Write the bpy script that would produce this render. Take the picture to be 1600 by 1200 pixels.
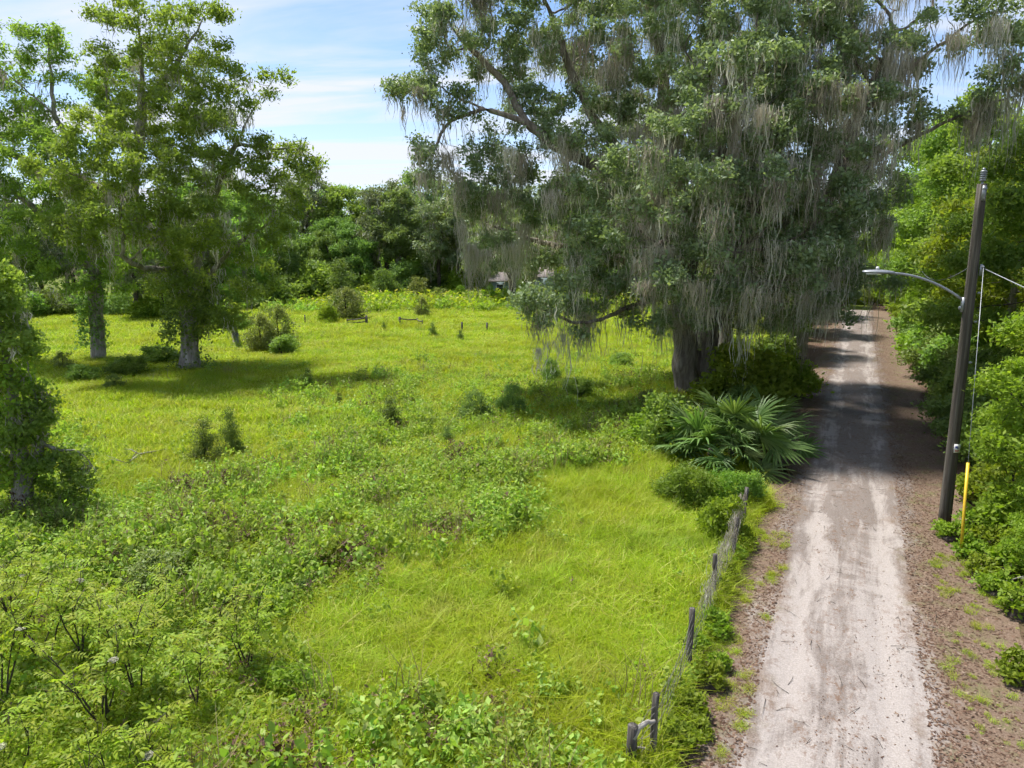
import bpy, math
import numpy as np
from mathutils import Vector

S = bpy.context.scene
for o in list(bpy.data.objects):
    bpy.data.objects.remove(o)
COL = S.collection

# ------------------------------------------------------------------ camera
CAM_H, F_PX, HORIZON = 7.0, 1100.0, 385.0          # metres, focal length in photo pixels, horizon row
PITCH = math.atan((600 - HORIZON) / F_PX)
cam_d = bpy.data.cameras.new('camera')
cam_d.sensor_width = 36.0
cam_d.lens = 36.0 * F_PX / 1600.0
cam_d.clip_start = 0.1
cam_d.clip_end = 5000.0
cam = bpy.data.objects.new('camera', cam_d)
cam.location = (0, 0, CAM_H)
cam.rotation_euler = (math.pi / 2 - PITCH, 0, 0)
COL.objects.link(cam)
S.camera = cam

# ------------------------------------------------------------------ light
SUN_EL, SUN_AZ = math.radians(64), math.radians(-50)   # azimuth from +Y, clockwise positive: sun on the left, a little ahead
sun_dir = Vector((math.sin(SUN_AZ) * math.cos(SUN_EL), math.cos(SUN_AZ) * math.cos(SUN_EL), math.sin(SUN_EL)))
sl = bpy.data.lights.new('sun', 'SUN')
sl.energy = 2.6
sl.angle = math.radians(7.0)
sl.color = (1.0, 0.96, 0.90)
sun = bpy.data.objects.new('sun', sl)
sun.rotation_euler = sun_dir.to_track_quat('Z', 'Y').to_euler()
COL.objects.link(sun)

W = bpy.data.worlds.new('World')
S.world = W
W.use_nodes = True
nt = W.node_tree
nt.nodes.clear()
N = nt.nodes.new
out = N('ShaderNodeOutputWorld')
bg = N('ShaderNodeBackground')
bg.inputs['Strength'].default_value = 0.066
sky = N('ShaderNodeTexSky')
sky.sky_type = 'NISHITA'
sky.sun_disc = False
sky.sun_elevation = SUN_EL
sky.sun_rotation = SUN_AZ
sky.air_density = 0.8
sky.dust_density = 0.3
sky.ozone_density = 4.0
tc = N('ShaderNodeTexCoord')
sep = N('ShaderNodeSeparateXYZ')
nt.links.new(tc.outputs['Generated'], sep.inputs[0])
def wmath(op, a, b):
    m = N('ShaderNodeMath'); m.operation = op
    for i, v in enumerate((a, b)):
        if isinstance(v, (int, float)): m.inputs[i].default_value = v
        else: nt.links.new(v, m.inputs[i])
    return m.outputs[0]
zz = wmath('ADD', wmath('MAXIMUM', sep.outputs[2], 0.0), 0.10)
comb = N('ShaderNodeCombineXYZ')
nt.links.new(wmath('DIVIDE', sep.outputs[0], zz), comb.inputs[0])
nt.links.new(wmath('DIVIDE', sep.outputs[1], zz), comb.inputs[1])
mp = N('ShaderNodeMapping')
mp.inputs['Rotation'].default_value = (0, 0, math.radians(24))
mp.inputs['Scale'].default_value = (0.28, 0.95, 1)
mp.inputs['Location'].default_value = (1.3, 0.4, 0)
nt.links.new(comb.outputs[0], mp.inputs[0])
cn = N('ShaderNodeTexNoise')
cn.inputs['Scale'].default_value = 1.25
cn.inputs['Detail'].default_value = 9
cn.inputs['Roughness'].default_value = 0.55
cn.inputs['Distortion'].default_value = 0.5
nt.links.new(mp.outputs[0], cn.inputs['Vector'])
cr = N('ShaderNodeValToRGB')
cr.color_ramp.elements[0].position = 0.47
cr.color_ramp.elements[0].color = (0.0, 0.0, 0.0, 1)
cr.color_ramp.elements[1].position = 0.62
cr.color_ramp.elements[1].color = (0.95, 0.95, 0.95, 1)
nt.links.new(cn.outputs['Fac'], cr.inputs[0])
# thin high cloud looks thicker towards the horizon, where one looks through more of it
thick = wmath('MULTIPLY', cr.outputs[0], 1.0)
lowf = N('ShaderNodeMapRange')
lowf.inputs['From Min'].default_value = 0.30
lowf.inputs['From Max'].default_value = 0.02
lowf.inputs['To Min'].default_value = 0.0
lowf.inputs['To Max'].default_value = 0.5
nt.links.new(sep.outputs[2], lowf.inputs['Value'])
fac = wmath('MINIMUM', wmath('ADD', thick, lowf.outputs[0]), 0.92)
mixw = N('ShaderNodeMix'); mixw.data_type = 'RGBA'
nt.links.new(fac, mixw.inputs['Factor'])
nt.links.new(sky.outputs[0], mixw.inputs['A'])
mixw.inputs['B'].default_value = (4.3, 4.42, 4.85, 1)
nt.links.new(mixw.outputs['Result'], bg.inputs['Color'])
nt.links.new(bg.outputs[0], out.inputs['Surface'])

S.view_settings.view_transform = 'Standard'
S.view_settings.look = 'None'
S.view_settings.gamma = 1.0
S.view_settings.exposure = 1.72
S.view_settings.use_curve_mapping = False
S.render.engine = 'CYCLES'
cy = S.cycles
cy.max_bounces = 6
cy.diffuse_bounces = 4
cy.glossy_bounces = 2
cy.transmission_bounces = 3
cy.transparent_max_bounces = 4
cy.caustics_reflective = False
cy.caustics_refractive = False
cy.use_denoising = True
cy.use_adaptive_sampling = True
cy.adaptive_threshold = 0.035
cy.adaptive_min_samples = 16

# ------------------------------------------------------------------ layout helpers
cp, sp = math.cos(PITCH), math.sin(PITCH)
def ray(u, v):
    cx, cyy = (u - 800) / F_PX, (600 - v) / F_PX
    return np.array((cx, cp + cyy * sp, cyy * cp - sp))
def G(u, v, z=0.0):                                  # where that sight line meets the ground
    d = ray(u, v); t = (z - CAM_H) / d[2]
    return np.array((d[0] * t, d[1] * t, z))
def P(u, v, Y):                                      # a point on that sight line at distance Y
    d = ray(u, v); t = Y / d[1]
    return np.array((d[0] * t, Y, CAM_H + d[2] * t))
R0 = np.array((4.44, 8.44))
RA = math.radians(25.9)
RD = np.array((math.sin(RA), math.cos(RA)))          # along the road
RN = np.array((math.cos(RA), -math.sin(RA)))         # to its right
def road(s, w, z=0.0):
    p = R0 + RD * s + RN * w
    return np.array((p[0], p[1], z))
def to_road(x, y):
    dx, dy = x - R0[0], y - R0[1]
    return dx * RD[0] + dy * RD[1], dx * RN[0] + dy * RN[1]

rng = np.random.default_rng(11)

def vnoise(x, y, seed=0):
    x = np.asarray(x, float); y = np.asarray(y, float)
    xi = np.floor(x).astype(np.int64); yi = np.floor(y).astype(np.int64)
    fx, fy = x - xi, y - yi
    fx = fx * fx * (3 - 2 * fx); fy = fy * fy * (3 - 2 * fy)
    def h(a, b):
        n = (a * 374761393 + b * 668265263 + seed * 974634777) & 0xffffffff
        n = ((n ^ (n >> 13)) * 1274126177) & 0xffffffff
        return ((n ^ (n >> 16)) & 0xffff) / 65535.0
    a, b, c, d = h(xi, yi), h(xi + 1, yi), h(xi, yi + 1), h(xi + 1, yi + 1)
    return (a * (1 - fx) + b * fx) * (1 - fy) + (c * (1 - fx) + d * fx) * fy
def fbm(x, y, seed=0, oct=4):
    t = 0; amp = 0.5
    for i in range(oct):
        t = t + amp * vnoise(x * 2 ** i, y * 2 ** i, seed + i); amp *= 0.5
    return t / (1 - 0.5 ** oct)

def norm(v):
    return v / np.maximum(np.linalg.norm(v, axis=-1, keepdims=True), 1e-9)

# ------------------------------------------------------------------ mesh helpers
def mesh(name, V, Fs, mat=None, tint=None, smooth=False):
    """V (n,3), Fs: one array (m,k) or a list of such arrays, tint: per-face value"""
    if not isinstance(Fs, list): Fs = [Fs]
    Fs = [np.asarray(f, np.int32) for f in Fs if len(f)]
    me = bpy.data.meshes.new(name)
    V = np.ascontiguousarray(V, np.float32)
    me.vertices.add(len(V)); me.vertices.foreach_set('co', V.ravel())
    loops = np.concatenate([f.ravel() for f in Fs])
    tot = np.concatenate([np.full(len(f), f.shape[1], np.int32) for f in Fs])
    start = np.concatenate([[0], np.cumsum(tot)[:-1]]).astype(np.int32)
    me.loops.add(len(loops)); me.loops.foreach_set('vertex_index', loops)
    me.polygons.add(len(tot)); me.polygons.foreach_set('loop_start', start)
    me.polygons.foreach_set('loop_total', tot)
    if smooth: me.polygons.foreach_set('use_smooth', np.ones(len(tot), bool))
    if tint is not None:
        a = me.attributes.new('tint', 'FLOAT', 'FACE')
        a.data.foreach_set('value', np.asarray(tint, np.float32))
    me.update(calc_edges=True)
    me.validate()
    if mat: me.materials.append(mat)
    return me

class MB:
    """collects simple solids into one mesh"""
    def __init__(s): s.V = []; s.F3 = []; s.F4 = []; s.n = 0
    def add(s, V, F4=(), F3=()):
        V = np.asarray(V, float)
        s.V.append(V)
        if len(F4): s.F4.append(np.asarray(F4, int) + s.n)
        if len(F3): s.F3.append(np.asarray(F3, int) + s.n)
        s.n += len(V); return s
    def box(s, c, d, rz=0.0):
        x, y, z = np.array(d) / 2
        V = np.array([(a * x, b * y, e * z) for a in (-1, 1) for b in (-1, 1) for e in (-1, 1)])
        ca, sa = math.cos(rz), math.sin(rz)
        V = np.stack((V[:, 0] * ca - V[:, 1] * sa, V[:, 0] * sa + V[:, 1] * ca, V[:, 2]), 1) + np.array(c)
        return s.add(V, [(0, 1, 3, 2), (4, 6, 7, 5), (0, 4, 5, 1), (2, 3, 7, 6), (0, 2, 6, 4), (1, 5, 7, 3)])
    def tube(s, pts, rad, k=6, cap=True):
        pts = np.asarray(pts, float); n = len(pts)
        rad = np.broadcast_to(np.asarray(rad, float), (n,))
        d = norm(np.gradient(pts, axis=0))
        m = norm(pts[-1] - pts[0])
        ref = np.array((0, 0, 1.0)) if abs(m[2]) < 0.8 else np.array((1.0, 0, 0))
        a = norm(np.cross(d, ref)); b = np.cross(d, a)
        th = np.arange(k) * 2 * np.pi / k
        ring = pts[:, None] + rad[:, None, None] * (a[:, None] * np.cos(th)[None, :, None] + b[:, None] * np.sin(th)[None, :, None])
        i = np.arange(n - 1)[:, None] * k; j = np.arange(k)[None]; j2 = (j + 1) % k
        F = np.stack((i + j, i + j2, i + k + j2, i + k + j), -1).reshape(-1, 4)
        V = ring.reshape(-1, 3); F3 = []
        if cap:
            V = np.vstack((V, pts[:1], pts[-1:]))
            F3 = [(n * k, (q + 1) % k, q) for q in range(k)] + [(n * k + 1, (n - 1) * k + q, (n - 1) * k + (q + 1) % k) for q in range(k)]
        return s.add(V, F, F3)
    def build(s, name, mat, smooth=False):
        Fs = []
        if s.F4: Fs.append(np.vstack(s.F4))
        if s.F3: Fs.append(np.vstack(s.F3))
        return mesh(name, np.vstack(s.V), Fs, mat, None, smooth)

def obj(name, data, parent=None, loc=None, rz=0, scale=None, label=None, cat=None, group=None, kind=None):
    o = bpy.data.objects.new(name, data)
    COL.objects.link(o)
    if parent: o.parent = parent
    if loc is not None: o.location = [float(q) for q in loc]
    o.rotation_euler = (0, 0, rz)
    if scale is not None: o.scale = (scale,) * 3 if np.isscalar(scale) else scale
    if label: o['label'] = label
    if cat: o['category'] = cat
    if group: o['group'] = group
    if kind: o['kind'] = kind
    return o

# ------------------------------------------------------------------ materials
def new_mat(name):
    m = bpy.data.materials.new(name); m.use_nodes = True
    m.node_tree.nodes.clear()
    return m, m.node_tree
def nd(t, typ, **kw):
    n = t.nodes.new(typ)
    for k, v in kw.items():
        if k in n.inputs: n.inputs[k].default_value = v
        else: setattr(n, k, v)
    return n
def ramp(t, fac, stops):
    r = t.nodes.new('ShaderNodeValToRGB')
    e = r.color_ramp.elements
    while len(e) < len(stops): e.new(0.5)
    for q, (p, c) in zip(e, stops):
        q.position = p; q.color = (*c, 1) if len(c) == 3 else c
    t.links.new(fac, r.inputs[0]); return r.outputs[0]
def mixc(t, fac, a, b, mode='MIX'):
    m = t.nodes.new('ShaderNodeMix'); m.data_type = 'RGBA'; m.blend_type = mode
    for key, v in (('Factor', fac), ('A', a), ('B', b)):
        if hasattr(v, 'links'): t.links.new(v, m.inputs[key])
        elif isinstance(v, (int, float)): m.inputs[key].default_value = v
        else: m.inputs[key].default_value = (*v, 1)
    return m.outputs['Result']
def mth(t, op, a, b=0.0, c=0.0):
    m = t.nodes.new('ShaderNodeMath'); m.operation = op
    for i, v in enumerate((a, b, c)):
        if hasattr(v, 'links'): t.links.new(v, m.inputs[i])
        else: m.inputs[i].default_value = v
    return m.outputs[0]
def noise(t, vec, scale, detail=4, rough=0.55, mapping=None, dist=0.0):
    if mapping is not None:
        mpn = t.nodes.new('ShaderNodeMapping'); mpn.inputs['Scale'].default_value = mapping
        t.links.new(vec, mpn.inputs[0]); vec = mpn.outputs[0]
    n = nd(t, 'ShaderNodeTexNoise', Scale=scale, Detail=detail, Roughness=rough, Distortion=dist)
    t.links.new(vec, n.inputs['Vector']); return n.outputs['Fac']

def leaf_mat(name, stops, trans=0.32, rough=0.55, spec=0.25, patch=None, gain=1.9):
    stops = [(p_, tuple(v * gain for v in c_)) for p_, c_ in stops]; trans += .13
    """stops: colours picked by each leaf's own random tint; patch: (colour, scale, amount) drift of hue over metres"""
    m, t = new_mat(name)
    at = nd(t, 'ShaderNodeAttribute', attribute_name='tint')
    oi = t.nodes.new('ShaderNodeObjectInfo')
    c = ramp(t, at.outputs['Fac'], stops)
    hs = t.nodes.new('ShaderNodeHueSaturation')
    hs.inputs['Saturation'].default_value = 1.0
    t.links.new(mth(t, 'MULTIPLY_ADD', oi.outputs['Random'], 0.035, 0.4825), hs.inputs['Hue'])
    t.links.new(mth(t, 'MULTIPLY_ADD', oi.outputs['Random'], 0.35, 0.83), hs.inputs['Value'])
    t.links.new(c, hs.inputs['Color'])
    c = hs.outputs['Color']
    if patch:
        g = t.nodes.new('ShaderNodeNewGeometry')
        f = noise(t, g.outputs['Position'], patch[1], 4)
        f = mth(t, 'MULTIPLY', ramp(t, f, [(0.42, (0, 0, 0)), (0.62, (1, 1, 1))]), patch[2])
        c = mixc(t, f, c, patch[0])
        if name == 'grass':                       # drifts of dry stems and of lusher green
            f = noise(t, g.outputs['Position'], .55, 6, .65)
            c = mixc(t, ramp(t, f, [(.55, (0, 0, 0)), (.72, (.55, .55, .55))]), c, (.42, .36, .12))
            f = noise(t, g.outputs['Position'], .23, 5, .6, (1, 1.6, 1))
            c = mixc(t, ramp(t, f, [(.52, (0, 0, 0)), (.66, (.6, .6, .6))]), c, (.19, .31, .02))
    pb = nd(t, 'ShaderNodeBsdfPrincipled', Roughness=rough)
    pb.inputs['Specular IOR Level'].default_value = spec
    t.links.new(c, pb.inputs['Base Color'])
    tr = t.nodes.new('ShaderNodeBsdfTranslucent')
    c2 = mixc(t, 1.0, c, (1.25, 1.3, 0.6) if name not in ('moss', 'flower', 'straw') else (1.0, .97, .9), 'MULTIPLY')
    t.links.new(c2, tr.inputs['Color'])
    mx = nd(t, 'ShaderNodeMixShader', Fac=trans)
    t.links.new(pb.outputs[0], mx.inputs[1]); t.links.new(tr.outputs[0], mx.inputs[2])
    o = t.nodes.new('ShaderNodeOutputMaterial'); t.links.new(mx.outputs[0], o.inputs[0])
    return m

def rough_mat(name, stops, scale=6, mapping=(1, 1, 1), bump=0.3, rough=0.9, spec=0.2, detail=6, metal=0.0, moss=None):
    m, t = new_mat(name)
    tcn = t.nodes.new('ShaderNodeTexCoord')
    f = noise(t, tcn.outputs['Object'], scale, detail, 0.62, mapping)
    c = ramp(t, f, stops)
    if moss:
        f2 = noise(t, tcn.outputs['Object'], 1.1, 4)
        c = mixc(t, ramp(t, f2, [(0.48, (0, 0, 0)), (0.62, (0.8, 0.8, 0.8))]), c, moss)
    pb = nd(t, 'ShaderNodeBsdfPrincipled', Roughness=rough, Metallic=metal)
    pb.inputs['Specular IOR Level'].default_value = spec
    t.links.new(c, pb.inputs['Base Color'])
    if bump:
        b = nd(t, 'ShaderNodeBump', Strength=bump, Distance=0.05)
        t.links.new(f, b.inputs['Height']); t.links.new(b.outputs[0], pb.inputs['Normal'])
    o = t.nodes.new('ShaderNodeOutputMaterial'); t.links.new(pb.outputs[0], o.inputs[0])
    return m

M = {}
M['oak_leaf'] = leaf_mat('oak_leaf', [(0, (.045, .062, .028)), (.5, (.078, .100, .050)), (.85, (.125, .148, .085)), (1, (.18, .195, .13))], .22, .5, .3, gain=2.5)
M['oak_leaf2'] = leaf_mat('oak_leaf2', [(0, (.055, .075, .026)), (.6, (.09, .12, .04)), (1, (.135, .165, .065))], .3, .5, .3, gain=2.3)
M['pecan_leaf'] = leaf_mat('pecan_leaf', [(0, (.06, .10, .022)), (.5, (.105, .16, .032)), (.85, (.165, .22, .045)), (1, (.22, .27, .065))], .4, gain=2.1)
M['forest_leaf'] = leaf_mat('forest_leaf', [(0, (.05, .085, .018)), (.5, (.09, .14, .027)), (1, (.155, .20, .045))], .34, gain=2.1)
M['bright_leaf'] = leaf_mat('bright_leaf', [(0, (.095, .155, .016)), (.5, (.15, .215, .022)), (1, (.23, .28, .035))], .38, gain=1.35)
M['dark_leaf'] = leaf_mat('dark_leaf', [(0, (.042, .066, .018)), (.6, (.07, .104, .026)), (1, (.105, .145, .038))], .24, .55, .2, gain=2.5)
M['cedar_leaf'] = leaf_mat('cedar_leaf', [(0, (.05, .075, .018)), (.6, (.085, .12, .028)), (1, (.13, .17, .04))], .25)
M['grey_leaf'] = leaf_mat('grey_leaf', [(0, (.075, .10, .03)), (.6, (.12, .145, .045)), (1, (.18, .20, .075))], .25)
M['pine_leaf'] = leaf_mat('pine_leaf', [(0, (.065, .12, .014)), (.6, (.10, .17, .02)), (1, (.15, .22, .03))], .3, gain=1.6)
M['elder_leaf'] = leaf_mat('elder_leaf', [(0, (.13, .185, .014)), (.5, (.19, .25, .018)), (1, (.26, .305, .03))], .38, gain=1.45)
M['palm_leaf'] = leaf_mat('palm_leaf', [(0, (.045, .078, .016)), (.6, (.075, .12, .034)), (1, (.12, .165, .055))], .22, .48, .3)
M['weed_leaf'] = leaf_mat('weed_leaf', [(0, (.11, .18, .024)), (.5, (.18, .265, .040)), (.9, (.25, .325, .065)), (1, (.31, .35, .13))], .34, patch=((.22, .28, .04), .25, .5), gain=1.55)
M['grass'] = leaf_mat('grass', [(0, (.14, .21, .010)), (.5, (.225, .30, .012)), (.8, (.295, .35, .028)), (.88, (.35, .34, .08)), (1, (.44, .39, .17))], .34, .5, .2, patch=((.33, .36, .014), .16, .55), gain=1.5)
M['straw'] = leaf_mat('straw', [(0, (.16, .12, .05)), (1, (.30, .25, .12))], .1, gain=1.0)
M['litter'] = leaf_mat('litter', [(0, (.07, .037, .022)), (.4, (.14, .082, .052)), (.8, (.21, .135, .09)), (1, (.32, .25, .185))], .0, .75, gain=.9)
M['moss'] = leaf_mat('moss', [(0, (.105, .092, .068)), (.5, (.185, .170, .137)), (.9, (.285, .27, .235)), (1, (.37, .36, .325))], .3, .85, .1, gain=2.4)
M['flower'] = leaf_mat('flower', [(0, (.36, .36, .25)), (1, (.55, .54, .42))], .1, gain=1.0)
M['bark_oak'] = rough_mat('bark_oak', [(.3, (.075, .058, .044)), (.52, (.21, .175, .14)), (.75, (.40, .36, .31))], 5, (1, 1, .18), .9)
M['bark_grey'] = rough_mat('bark_grey', [(.3, (.12, .10, .082)), (.52, (.27, .245, .21)), (.75, (.48, .455, .41))], 6, (1, 1, .15), .9, moss=(.12, .135, .045))
M['bark_dark'] = rough_mat('bark_dark', [(.3, (.035, .028, .022)), (.6, (.085, .07, .055)), (.85, (.16, .14, .115))], 8, (1, 1, .2), .6)
M['dead_wood'] = rough_mat('dead_wood', [(.3, (.16, .14, .12)), (.55, (.30, .28, .25)), (.8, (.46, .44, .40))], 9, (1, 1, .2), .6)
M['post_wood'] = rough_mat('post_wood', [(.25, (.025, .022, .019)), (.5, (.095, .085, .074)), (.72, (.26, .24, .215))], 22, (1, 1, .05), 1.0)
M['pole_wood'] = rough_mat('pole_wood', [(.25, (.025, .022, .018)), (.5, (.08, .07, .056)), (.75, (.17, .155, .13))], 16, (1, 1, .035), .9)
M['galv'] = rough_mat('galv', [(.3, (.20, .215, .23)), (.7, (.30, .315, .33))], 12, bump=0.02, rough=.45, spec=.5, metal=.55)
M['wire'] = rough_mat('wire', [(.3, (.10, .085, .07)), (.7, (.26, .25, .23))], 20, bump=0, rough=.6, metal=.4)
M['yellow'] = rough_mat('yellow', [(.3, (.62, .40, .02)), (.7, (.70, .47, .03))], 6, bump=0, rough=.45, spec=.4)
M['white'] = rough_mat('white', [(.3, (.66, .66, .66)), (.7, (.78, .78, .77))], 8, bump=0, rough=.5)
M['sign_ink'] = rough_mat('sign_ink', [(.3, (.10, .13, .45)), (.7, (.14, .17, .50))], 8, bump=0, rough=.5)
M['sign_red'] = rough_mat('sign_red', [(.3, (.50, .08, .07)), (.7, (.56, .10, .09))], 8, bump=0, rough=.5)
M['siding'] = rough_mat('siding', [(.3, (.22, .29, .33)), (.7, (.28, .35, .39))], 3, (.2, .2, 6), .1, .7)
M['roof'] = rough_mat('roof', [(.3, (.22, .185, .175)), (.7, (.29, .25, .235))], 4, bump=.1, rough=.7)
M['glass'] = rough_mat('glass', [(.3, (.03, .035, .04)), (.7, (.05, .06, .065))], 2, bump=0, rough=.1, spec=.6)
M['trim'] = rough_mat('trim', [(.3, (.66, .66, .64)), (.7, (.75, .75, .73))], 4, bump=0, rough=.6)

def ground_mat():
    m, t = new_mat('field_soil')
    g = t.nodes.new('ShaderNodeNewGeometry')
    pos = g.outputs['Position']
    f1 = noise(t, pos, 9, 6, .65)
    f2 = noise(t, pos, .35, 5)
    c = ramp(t, f1, [(.3, (.06, .075, .014)), (.5, (.11, .15, .018)), (.7, (.17, .22, .025))])
    c = mixc(t, ramp(t, f2, [(.45, (0, 0, 0)), (.65, (.55, .55, .55))]), c, (.13, .10, .05))
    pb = nd(t, 'ShaderNodeBsdfPrincipled', Roughness=.95)
    pb.inputs['Specular IOR Level'].default_value = .1
    t.links.new(c, pb.inputs['Base Color'])
    b = nd(t, 'ShaderNodeBump', Strength=.8, Distance=.08)
    t.links.new(f1, b.inputs['Height']); t.links.new(b.outputs[0], pb.inputs['Normal'])
    o = t.nodes.new('ShaderNodeOutputMaterial'); t.links.new(pb.outputs[0], o.inputs[0])
    return m
def litter_ground_mat():
    m, t = new_mat('forest_floor')
    g = t.nodes.new('ShaderNodeNewGeometry'); pos = g.outputs['Position']
    f1 = noise(t, pos, 14, 7, .7)
    f2 = noise(t, pos, .8, 4)
    c = ramp(t, f1, [(.3, (.045, .028, .02)), (.5, (.12, .075, .052)), (.72, (.22, .15, .11))])
    c = mixc(t, ramp(t, f2, [(.5, (0, 0, 0)), (.68, (.6, .6, .6))]), c, (.08, .09, .03))
    pb = nd(t, 'ShaderNodeBsdfPrincipled', Roughness=.95)
    pb.inputs['Specular IOR Level'].default_value = .1
    t.links.new(c, pb.inputs['Base Color'])
    b = nd(t, 'ShaderNodeBump', Strength=.9, Distance=.06)
    t.links.new(f1, b.inputs['Height']); t.links.new(b.outputs[0], pb.inputs['Normal'])
    o = t.nodes.new('ShaderNodeOutputMaterial'); t.links.new(pb.outputs[0], o.inputs[0])
    return m
def road_mat():
    m, t = new_mat('sand_road')
    tcn = t.nodes.new('ShaderNodeTexCoord'); ob = tcn.outputs['Object']
    sx = t.nodes.new('ShaderNodeSeparateXYZ'); t.links.new(ob, sx.inputs[0])
    w, s = sx.outputs[0], sx.outputs[1]
    grain = noise(t, ob, 38, 5, .75)
    mid = noise(t, ob, 1.5, 6, .65, (1, .55, 1), .4)
    streak = noise(t, ob, 1.7, 7, .66, (2.0, .17, 1), .55)
    blot = noise(t, ob, .75, 8, .7, (1, .55, 1), 1.1)
    sand = ramp(t, grain, [(.28, (.22, .194, .174)), (.5, (.305, .271, .247)), (.72, (.40, .362, .335))])
    grey = ramp(t, grain, [(.3, (.105, .087, .075)), (.52, (.18, .152, .134)), (.72, (.28, .242, .217))])
    # damp, compacted grey sand in long streaks and blotches
    k = mth(t, 'ADD', mth(t, 'MULTIPLY', streak, .56), mth(t, 'MULTIPLY', blot, .70))
    # the further stretch of the lane mixes in more of the darker grey
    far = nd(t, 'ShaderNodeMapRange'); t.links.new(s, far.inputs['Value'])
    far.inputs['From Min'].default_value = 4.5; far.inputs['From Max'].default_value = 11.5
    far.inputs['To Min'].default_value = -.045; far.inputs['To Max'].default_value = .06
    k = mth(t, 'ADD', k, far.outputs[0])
    # the two wheel tracks are worn to clean pale sand, the crown between them and the edges are not
    tr_ = mth(t, 'DIVIDE', mth(t, 'SUBTRACT', mth(t, 'ABSOLUTE', mth(t, 'ADD', w, mth(t, 'MULTIPLY', mth(t, 'SUBTRACT', mid, .5), .5))), .74), .36)
    track = mth(t, 'POWER', 2.718, mth(t, 'MULTIPLY', mth(t, 'MULTIPLY', tr_, tr_), -1.0))
    k = mth(t, 'ADD', k, mth(t, 'MULTIPLY', mth(t, 'SUBTRACT', .5, track), .13))
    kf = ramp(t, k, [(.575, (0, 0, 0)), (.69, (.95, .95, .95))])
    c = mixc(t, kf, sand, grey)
    # brown crumbs and leaf bits
    crumb = noise(t, ob, 9, 7, .75, (1, .7, 1))
    amt = mth(t, 'MULTIPLY', ramp(t, crumb, [(.52, (0, 0, 0)), (.60, (1, 1, 1))]), ramp(t, mth(t, 'SUBTRACT', mid, mth(t, 'MULTIPLY', track, .12)), [(.36, (.04, .04, .04)), (.56, (.85, .85, .85))]))
    c = mixc(t, amt, c, (.15, .095, .065))
    # littered verges either side of the driven lane
    lit = ramp(t, grain, [(.3, (.075, .049, .033)), (.5, (.155, .108, .077)), (.7, (.26, .195, .148))])
    wob = mth(t, 'MULTIPLY', mth(t, 'SUBTRACT', noise(t, ob, 1.1, 7, .7, (1, .5, 1)), .5), 3.1)
    dist = mth(t, 'ADD', mth(t, 'ABSOLUTE', mth(t, 'ADD', w, .03)), wob)
    ed = nd(t, 'ShaderNodeMapRange'); t.links.new(dist, ed.inputs['Value'])
    ed.inputs['From Min'].default_value = 1.05; ed.inputs['From Max'].default_value = 1.65
    c = mixc(t, ed.outputs[0], c, lit)
    gv = noise(t, ob, 1.6, 5, .6)
    gf = mth(t, 'MULTIPLY', ed.outputs[0], ramp(t, gv, [(.52, (0, 0, 0)), (.66, (.6, .6, .6))]))
    c = mixc(t, gf, c, (.13, .14, .05))
    pb = nd(t, 'ShaderNodeBsdfPrincipled', Roughness=.95)
    pb.inputs['Specular IOR Level'].default_value = .12
    t.links.new(c, pb.inputs['Base Color'])
    b = nd(t, 'ShaderNodeBump', Strength=.55, Distance=.03)
    t.links.new(mth(t, 'ADD', grain, mth(t, 'MULTIPLY', crumb, 1.2)), b.inputs['Height']); t.links.new(b.outputs[0], pb.inputs['Normal'])
    o = t.nodes.new('ShaderNodeOutputMaterial'); t.links.new(pb.outputs[0], o.inputs[0])
    return m

# ------------------------------------------------------------------ the ground and the lane
gm = mesh('ground', np.array([(-1500, -200, 0), (1500, -200, 0), (1500, 2600, 0), (-1500, 2600, 0)], float), np.array([(0, 1, 2, 3)]), ground_mat())
obj('ground', gm, kind='structure', label='grassy field ground reaching to the trees')

def strip(name, w0, w1, s0, s1, dw, ds, zf, mat, edge=0.0, seed=3):
    ws = np.arange(w0, w1 + 1e-6, dw); ss = np.arange(s0, s1 + 1e-6, ds)
    w, s = np.meshgrid(ws, ss)
    if edge:
        e = (fbm(s * .5, s * 0 + .3, seed) - .5) * 2 * edge
        e2 = (fbm(s * .5, s * 0 + 7.3, seed) - .5) * 2 * edge
        tt = (w - w0) / (w1 - w0)
        w = w + e * (1 - tt) ** 3 + e2 * tt ** 3
    z = zf(w, s)
    V = np.stack((w, s, z), -1).reshape(-1, 3)
    n = len(ws); i = (np.arange(len(ss) - 1)[:, None] * n + np.arange(n - 1)[None]).ravel()
    me = mesh(name, V, np.stack((i, i + 1, i + n + 1, i + n), 1), mat, None, True)
    o = obj(name, me, loc=road(0, 0), rz=-RA, kind='structure')
    return o
fl = strip('forest_floor', 1.5, 46, -8, 150, 1.5, 1.5, lambda w, s: 0.006 + 0 * w, litter_ground_mat(), .6, 9)
fl['label'] = 'brown leaf litter on the forest floor right of the lane'
fl2 = strip('leafy_verge', -7.5, -1.2, 13, 110, .7, .7, lambda w, s: 0.006 + 0 * w, bpy.data.materials['forest_floor'], .8, 19)
fl2['label'] = 'brown leaf litter under the oaks left of the lane'
def rut(w, s):
    dr = np.exp(-((w + .72 + .12 * np.sin(s * .23)) / .24) ** 2) + np.exp(-((w - .72 + .1 * np.sin(s * .2 + 1)) / .24) ** 2)
    body = np.exp(-(np.abs(w) / 1.9) ** 6)
    return .014 + .05 * body - .035 * dr + .03 * (fbm(w * 1.3, s * .9, 5) - .5) * body + .016 * (vnoise(w * 5, s * 3.5, 8) - .5) + .012 * (vnoise(w * 9, s * .35, 18) - .5) * body
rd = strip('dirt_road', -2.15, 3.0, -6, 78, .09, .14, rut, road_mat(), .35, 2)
rd['label'] = 'pale sandy dirt lane with wheel ruts running away under the oaks'

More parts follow.
